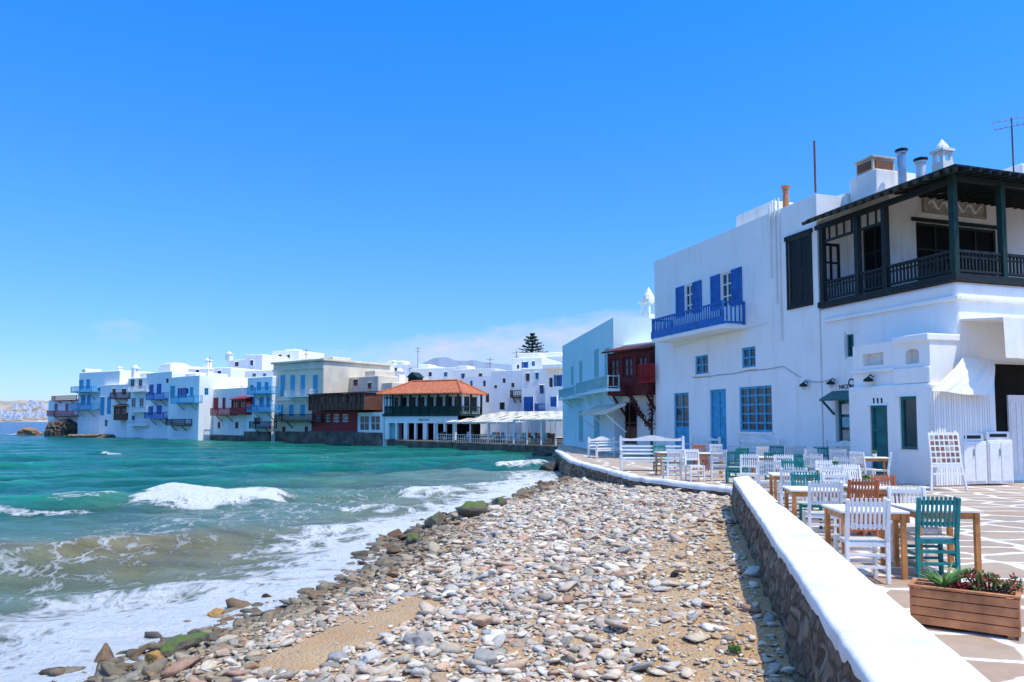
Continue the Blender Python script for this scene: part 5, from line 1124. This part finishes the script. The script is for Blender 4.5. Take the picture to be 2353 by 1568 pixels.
chair('w', 1652, 1035, -12, 'white chair in front of the table next to the red brown far chair')
chair('w', 1551, 1034, 10, 'white chair in front of the table nearest the big white bench')
chair('o', 1606, 1023, 180, 'red brown chair at the far tables near the sea edge')
chair('t', 1514, 1023, 185, 'teal chair half hidden by the big white bench')
chair('w', 1645, 1022, 175, 'white chair on the far side of the table by the far red brown chair')
chair('w', 2047, 1042, 60, 'white chair on the right of the small table before the porch')
chair('w', 1968, 1040, -65, 'white chair on the left of the small table before the porch')
chair('w', 1838, 1026, 5, 'left white chair close to the house wall under the small lamp')
chair('w', 1816, 1027, 25, 'second white chair close to the house wall under the small lamp')
chair('t', 1886, 1028, 170, 'teal chair close to the house wall under the door hood')
chair('w', 1862, 1032, 200, 'white chair in front of the door hood left of the teal chair')
chair('w', 1925, 1034, -30, 'white chair before the poster window of the big house')
chair('t', 1785, 1025, 150, 'teal chair close to the house wall beneath the wide blue window')
chair('w', 1752, 1028, 20, 'white chair beneath the wide blue window left of the teal chair')
chair('w', 1920, 1088, 178, 'white chair on the far side of the second table beside the red brown chair')
chair('w', 1950, 1070, 190, 'white chair at the table right of the third table')
chair('o', 2022, 1094, 176, 'red brown chair partly hidden behind the other red brown chair')
chair('w', 1868, 1046, -15, 'white chair standing midway between the third table and the door hood')
chair('w', 1722, 1046, 160, 'white chair left of the teal chair beyond the wall end')
chair('w', 1800, 1047, 165, 'white chair right of the teal chair beyond the wall end')
chair('t', 1842, 1045, 10, 'teal chair midway between the third table and the house wall')
chair('w', 1940, 1053, -20, 'white chair before the porch behind the table right of the third table')
chair('w', 1588, 1034, -170, 'white chair between the two tables by the big white bench')
chair('t', 1690, 1038, -10, 'teal chair nearest the sea edge kerb before the far red brown chair')
def make_table(label, w, d):
    t = thing('taverna_table', label, 'table'); h = .75; e = .026
    q = MB(); q.box(-w/2, -d/2, h-.026, w/2, d/2, h); q.build('tabletop', PWHITE, t, bev=.006)
    for sx in (-1, 1):
        for sy in (-1, 1): q = MB(); q.box(sx*(w/2-.055)-e, sy*(d/2-.055)-e, 0, sx*(w/2-.055)+e, sy*(d/2-.055)+e, h-.027); q.build('leg', ORANGE, t)
    q = MB()
    for sx in (-1, 1): q.box(sx*(w/2-.055)-.012, -d/2+.085, h-.10, sx*(w/2-.055)+.012, d/2-.085, h-.028)
    for sy in (-1, 1): q.box(-w/2+.085, sy*(d/2-.055)-.012, h-.10, w/2-.085, sy*(d/2-.055)+.012, h-.028)
    q.build('apron', ORANGE, t); return t
tproto = None
def table(px, py, rot, label):
    global tproto
    b = at(px, py, .75); p = (b.x, b.y, 0)
    if tproto is None: tproto = make_table(label, .74, .7); tproto.location = p; tproto.rotation_euler = (0, 0, R(rot)); tproto['group'] = 'cafe tables on the terrace'; return tproto
    return dup(tproto, p, R(rot), label, 'cafe tables on the terrace')
table(1984, 1167, -6, 'nearest white topped table with orange legs in front of the low wall')
table(2146, 1165, -4, 'white topped table with orange legs behind the nearest teal chair')
table(1866, 1122, -10, 'second white topped table with orange legs from the camera along the wall')
table(1816, 1089, -12, 'third white topped table with orange legs along the wall')
table(1998, 1117, 0, 'white topped table behind the red brown chair')
table(1925, 1080, -8, 'white topped table right of the third table along the wall')
table(1757, 1050, -15, 'white topped table beside the teal chair beyond the end of the wall')
table(1632, 1041, -10, 'white topped table with orange legs beside the red brown far chair')
table(1535, 1039, 5, 'white topped table with orange legs before the big white bench')
table(2008, 1051, -15, 'small white topped table with orange legs before the porch')
# pots on tables
def pot(px, py, label):
    b = at(px, py, .752); t = thing('potted_cactus', label, 'plant', b); q = MB(); q.lathe([(.045, 0), (.06, .09), (.065, .095), (.05, .1)], n=12); q.build('pot', AQUA if px < 2000 else PWHITE, t); q = MB(); leaves(q, (0, 0, .14), (.06, .06, .06), 60, .03); q.build('foliage', JADE, t, normals=False)
pot(1920, 1080, 'tiny potted plant on the table right of the third table'); pot(2010, 1051, 'tiny potted plant on the small table before the porch'); pot(1992, 1117, 'tiny pale blue potted plant on the table behind the red brown chair')
# benches
def bench(px, py, w, rot, label, h=1.2, side=1):
    p = at(px, py, 0); t = thing('wooden_bench', label, 'bench', (p.x, p.y, 0), R(rot), 'white wooden benches on the terrace'); d = .55
    q = MB(); k = 5
    for i in range(k): y_ = -d/2+d*i/k; q.box(-w/2, y_, .42, w/2, y_+d/k*.88, .46)
    q.build('seat', PWHITE, t)
    for sx in (-1, 1):
        for sy in (-1, 1): q = MB(); q.box(sx*(w/2-.05)-.04, sy*(d/2-.02)-.04, 0, sx*(w/2-.05)+.04, sy*(d/2-.02)+.04, .418 if sy < 0 else h-.06); q.build('leg', PWHITE, t)
    q = MB(); n2 = 24; zt0 = h-.24
    for i in range(n2):
        x0 = -w/2+.1+(w-.2)*i/n2; x1 = -w/2+.1+(w-.2)*(i+1)/n2; s_ = lambda x_: h-.10+.06*math.cos(x_/w*2*math.pi*1.5)
        q.add([(x0, d/2-.03, zt0), (x1, d/2-.03, zt0), (x1, d/2-.03, s_(x1)), (x0, d/2-.03, s_(x0)), (x0, d/2, zt0), (x1, d/2, zt0), (x1, d/2, s_(x1)), (x0, d/2, s_(x0))], [(0, 1, 2, 3), (7, 6, 5, 4), (3, 2, 6, 7), (0, 4, 5, 1)])
    zz = .56
    while zz < zt0-.1: q.box(-w/2+.1, d/2-.03, zz, w/2-.1, d/2, zz+.065); zz += .13
    q.build('backrest', PWHITE, t)
    for sx in (-1, 1): q = MB(); q.box(sx*(w/2-.05)-.04, -d/2-.06, .70, sx*(w/2-.05)+.04, d/2-.062, .745); q.box(sx*(w/2-.05)-.035, -d/2-.02, .462, sx*(w/2-.05)+.035, -d/2+.05, .701); q.build('arm_rest', PWHITE, t)
    q = MB(); q.box(-w/2+.1, -d/2-.01, .33, w/2-.1, -d/2+.02, .4); q.build('apron', PWHITE, t); return t
bench(1500, 1082, 2.3, -6, 'big white wooden bench with wavy back at the sea edge of the terrace', 1.28)
bench(1392, 1052, 1.9, 40, 'white bench further back near the pale blue house', 1.05)
ma = math.degrees(M.ang)
def wbench(px, w, lb):
    a = M.uz(px, 1000, .5)[0]; P_ = M.wp(a, -.5, 0); q_ = bench(px, 1050, w, ma, lb, 1.15); q_.location = P_
wbench(1730, 2.6, 'white bench along the house wall under the wide blue window'); wbench(1928, 1.9, 'white bench along the house wall beside the porch')
wbench(1610, 2.2, 'white bench along the house wall between the two blue doors')

# planter with succulents
pa = Vector((3.41, 6.45, 0)); pb = Vector((4.05, 6.00, 0)); pd_ = (pb-pa); ang = math.atan2(pd_.y, pd_.x); wl = pd_.length
t = thing('wooden_planter', 'red brown slatted wooden planter box beside the white wall top', 'planter', pa, ang)
q = MB(); hh = .33
for i in range(4):
    z0 = .03+i*.075; q.box(0, 0, z0, wl, .022, z0+.068); q.box(0, .30, z0, wl, .322, z0+.068); q.box(0, .0225, z0, .022, .2995, z0+.068); q.box(wl-.022, .0225, z0, wl, .2995, z0+.068)
q.build('planks', PLANKW, t, bev=.004)
for x_ in (.03, wl-.09):
    for y_ in (.0225, .26): q = MB(); q.box(x_, y_, 0, x_+.05, y_+.04, hh-.01); q.build('corner_post', PLANKW, t)
q = MB(); q.box(-.01, -.012, .333, wl+.01, .03, .353); q.box(-.01, .292, .333, wl+.01, .334, .353); q.box(-.01, .031, .333, .03, .291, .353); q.box(wl-.03, .031, .333, wl+.01, .291, .353); q.build('rim', PLANKW, t, bev=.004)
q = MB(); q.box(.03, .03, .05, wl-.03, .29, .30); q.build('soil', SOIL, t)
Mx = Matrix.Translation(pa) @ Matrix.Rotation(ang, 4, 'Z'); random.seed(21)
al = thing('aloe', 'green aloe with long pointed leaves at the left of the planter box', 'plant', Mx @ Vector((.25, .16, .30)), ang)
for i in range(26):
    q = MB(); a = random.uniform(0, 6.28); l = random.uniform(.14, .25); up = random.uniform(.55, 1.3); n3 = 6; pts = []; rs_ = []
    for k in range(n3): f_ = k/(n3-1); pts.append((math.cos(a)*l*f_*math.cos(up-f_*.5), math.sin(a)*l*f_*math.cos(up-f_*.5), .02+l*f_*math.sin(up-f_*.15))); rs_.append(.018*(1-f_)**.7+.002)
    q.tube(pts, rs_, 6); q.build('leaf', ALOE, al, smooth=True)
jd = thing('jade_plant', 'red tipped leafy succulent at the right of the planter box', 'plant', Mx @ Vector((wl*.74, .16, .30)), ang)
q = MB(); g1 = MB(); g2 = MB()
for i in range(20):
    c_ = Vector((random.uniform(-.2, .2), random.uniform(-.09, .09), random.uniform(.05, .17))); q.tube([(c_.x*.4, c_.y*.4, 0), c_], [.012, .006], 5)
    for k in range(24):
        d = Vector((random.gauss(0, 1), random.gauss(0, 1), random.gauss(.3, 1))).normalized(); p_ = c_+d*random.uniform(.012, .05); s_ = random.uniform(.013, .022); a_ = d*s_; b_ = d.orthogonal().normalized()*s_*.6; n4 = d.cross(b_).normalized()*s_*.25
        (g1 if random.random() < .6 else g2).add([p_-a_, p_+b_, p_+a_, p_-b_, p_+n4, p_-n4], [(0, 1, 4), (1, 2, 4), (2, 3, 4), (3, 0, 4), (1, 0, 5), (2, 1, 5), (3, 2, 5), (0, 3, 5)])
q.build('stems', TRUNK, jd); g1.build('foliage', JADE, jd, normals=False); g2.build('red_foliage', JADER, jd, normals=False)
rp = thing('red_succulent', 'low dark red succulent in the middle of the planter box', 'plant', Mx @ Vector((wl*.47, .15, .30)), ang); q = MB(); leaves(q, (0, 0, .04), (.1, .08, .06), 200, .024); q.build('foliage', JADER, rp, normals=False)
# tuft of weed on the beach
p = at(1688, 1480, -.15); q = MB(); leaves(q, (0, 0, .03), (.06, .05, .03), 120, .018); o = q.build('weed_tuft', JADE, None, normals=False); o.location = (p.x, p.y, float(beachz(np.array(p.x), np.array(p.y)))+.02); tag(o, 'small green weed tuft on the sandy strip by the low wall', 'plant')
print('objects', len(bpy.data.objects))
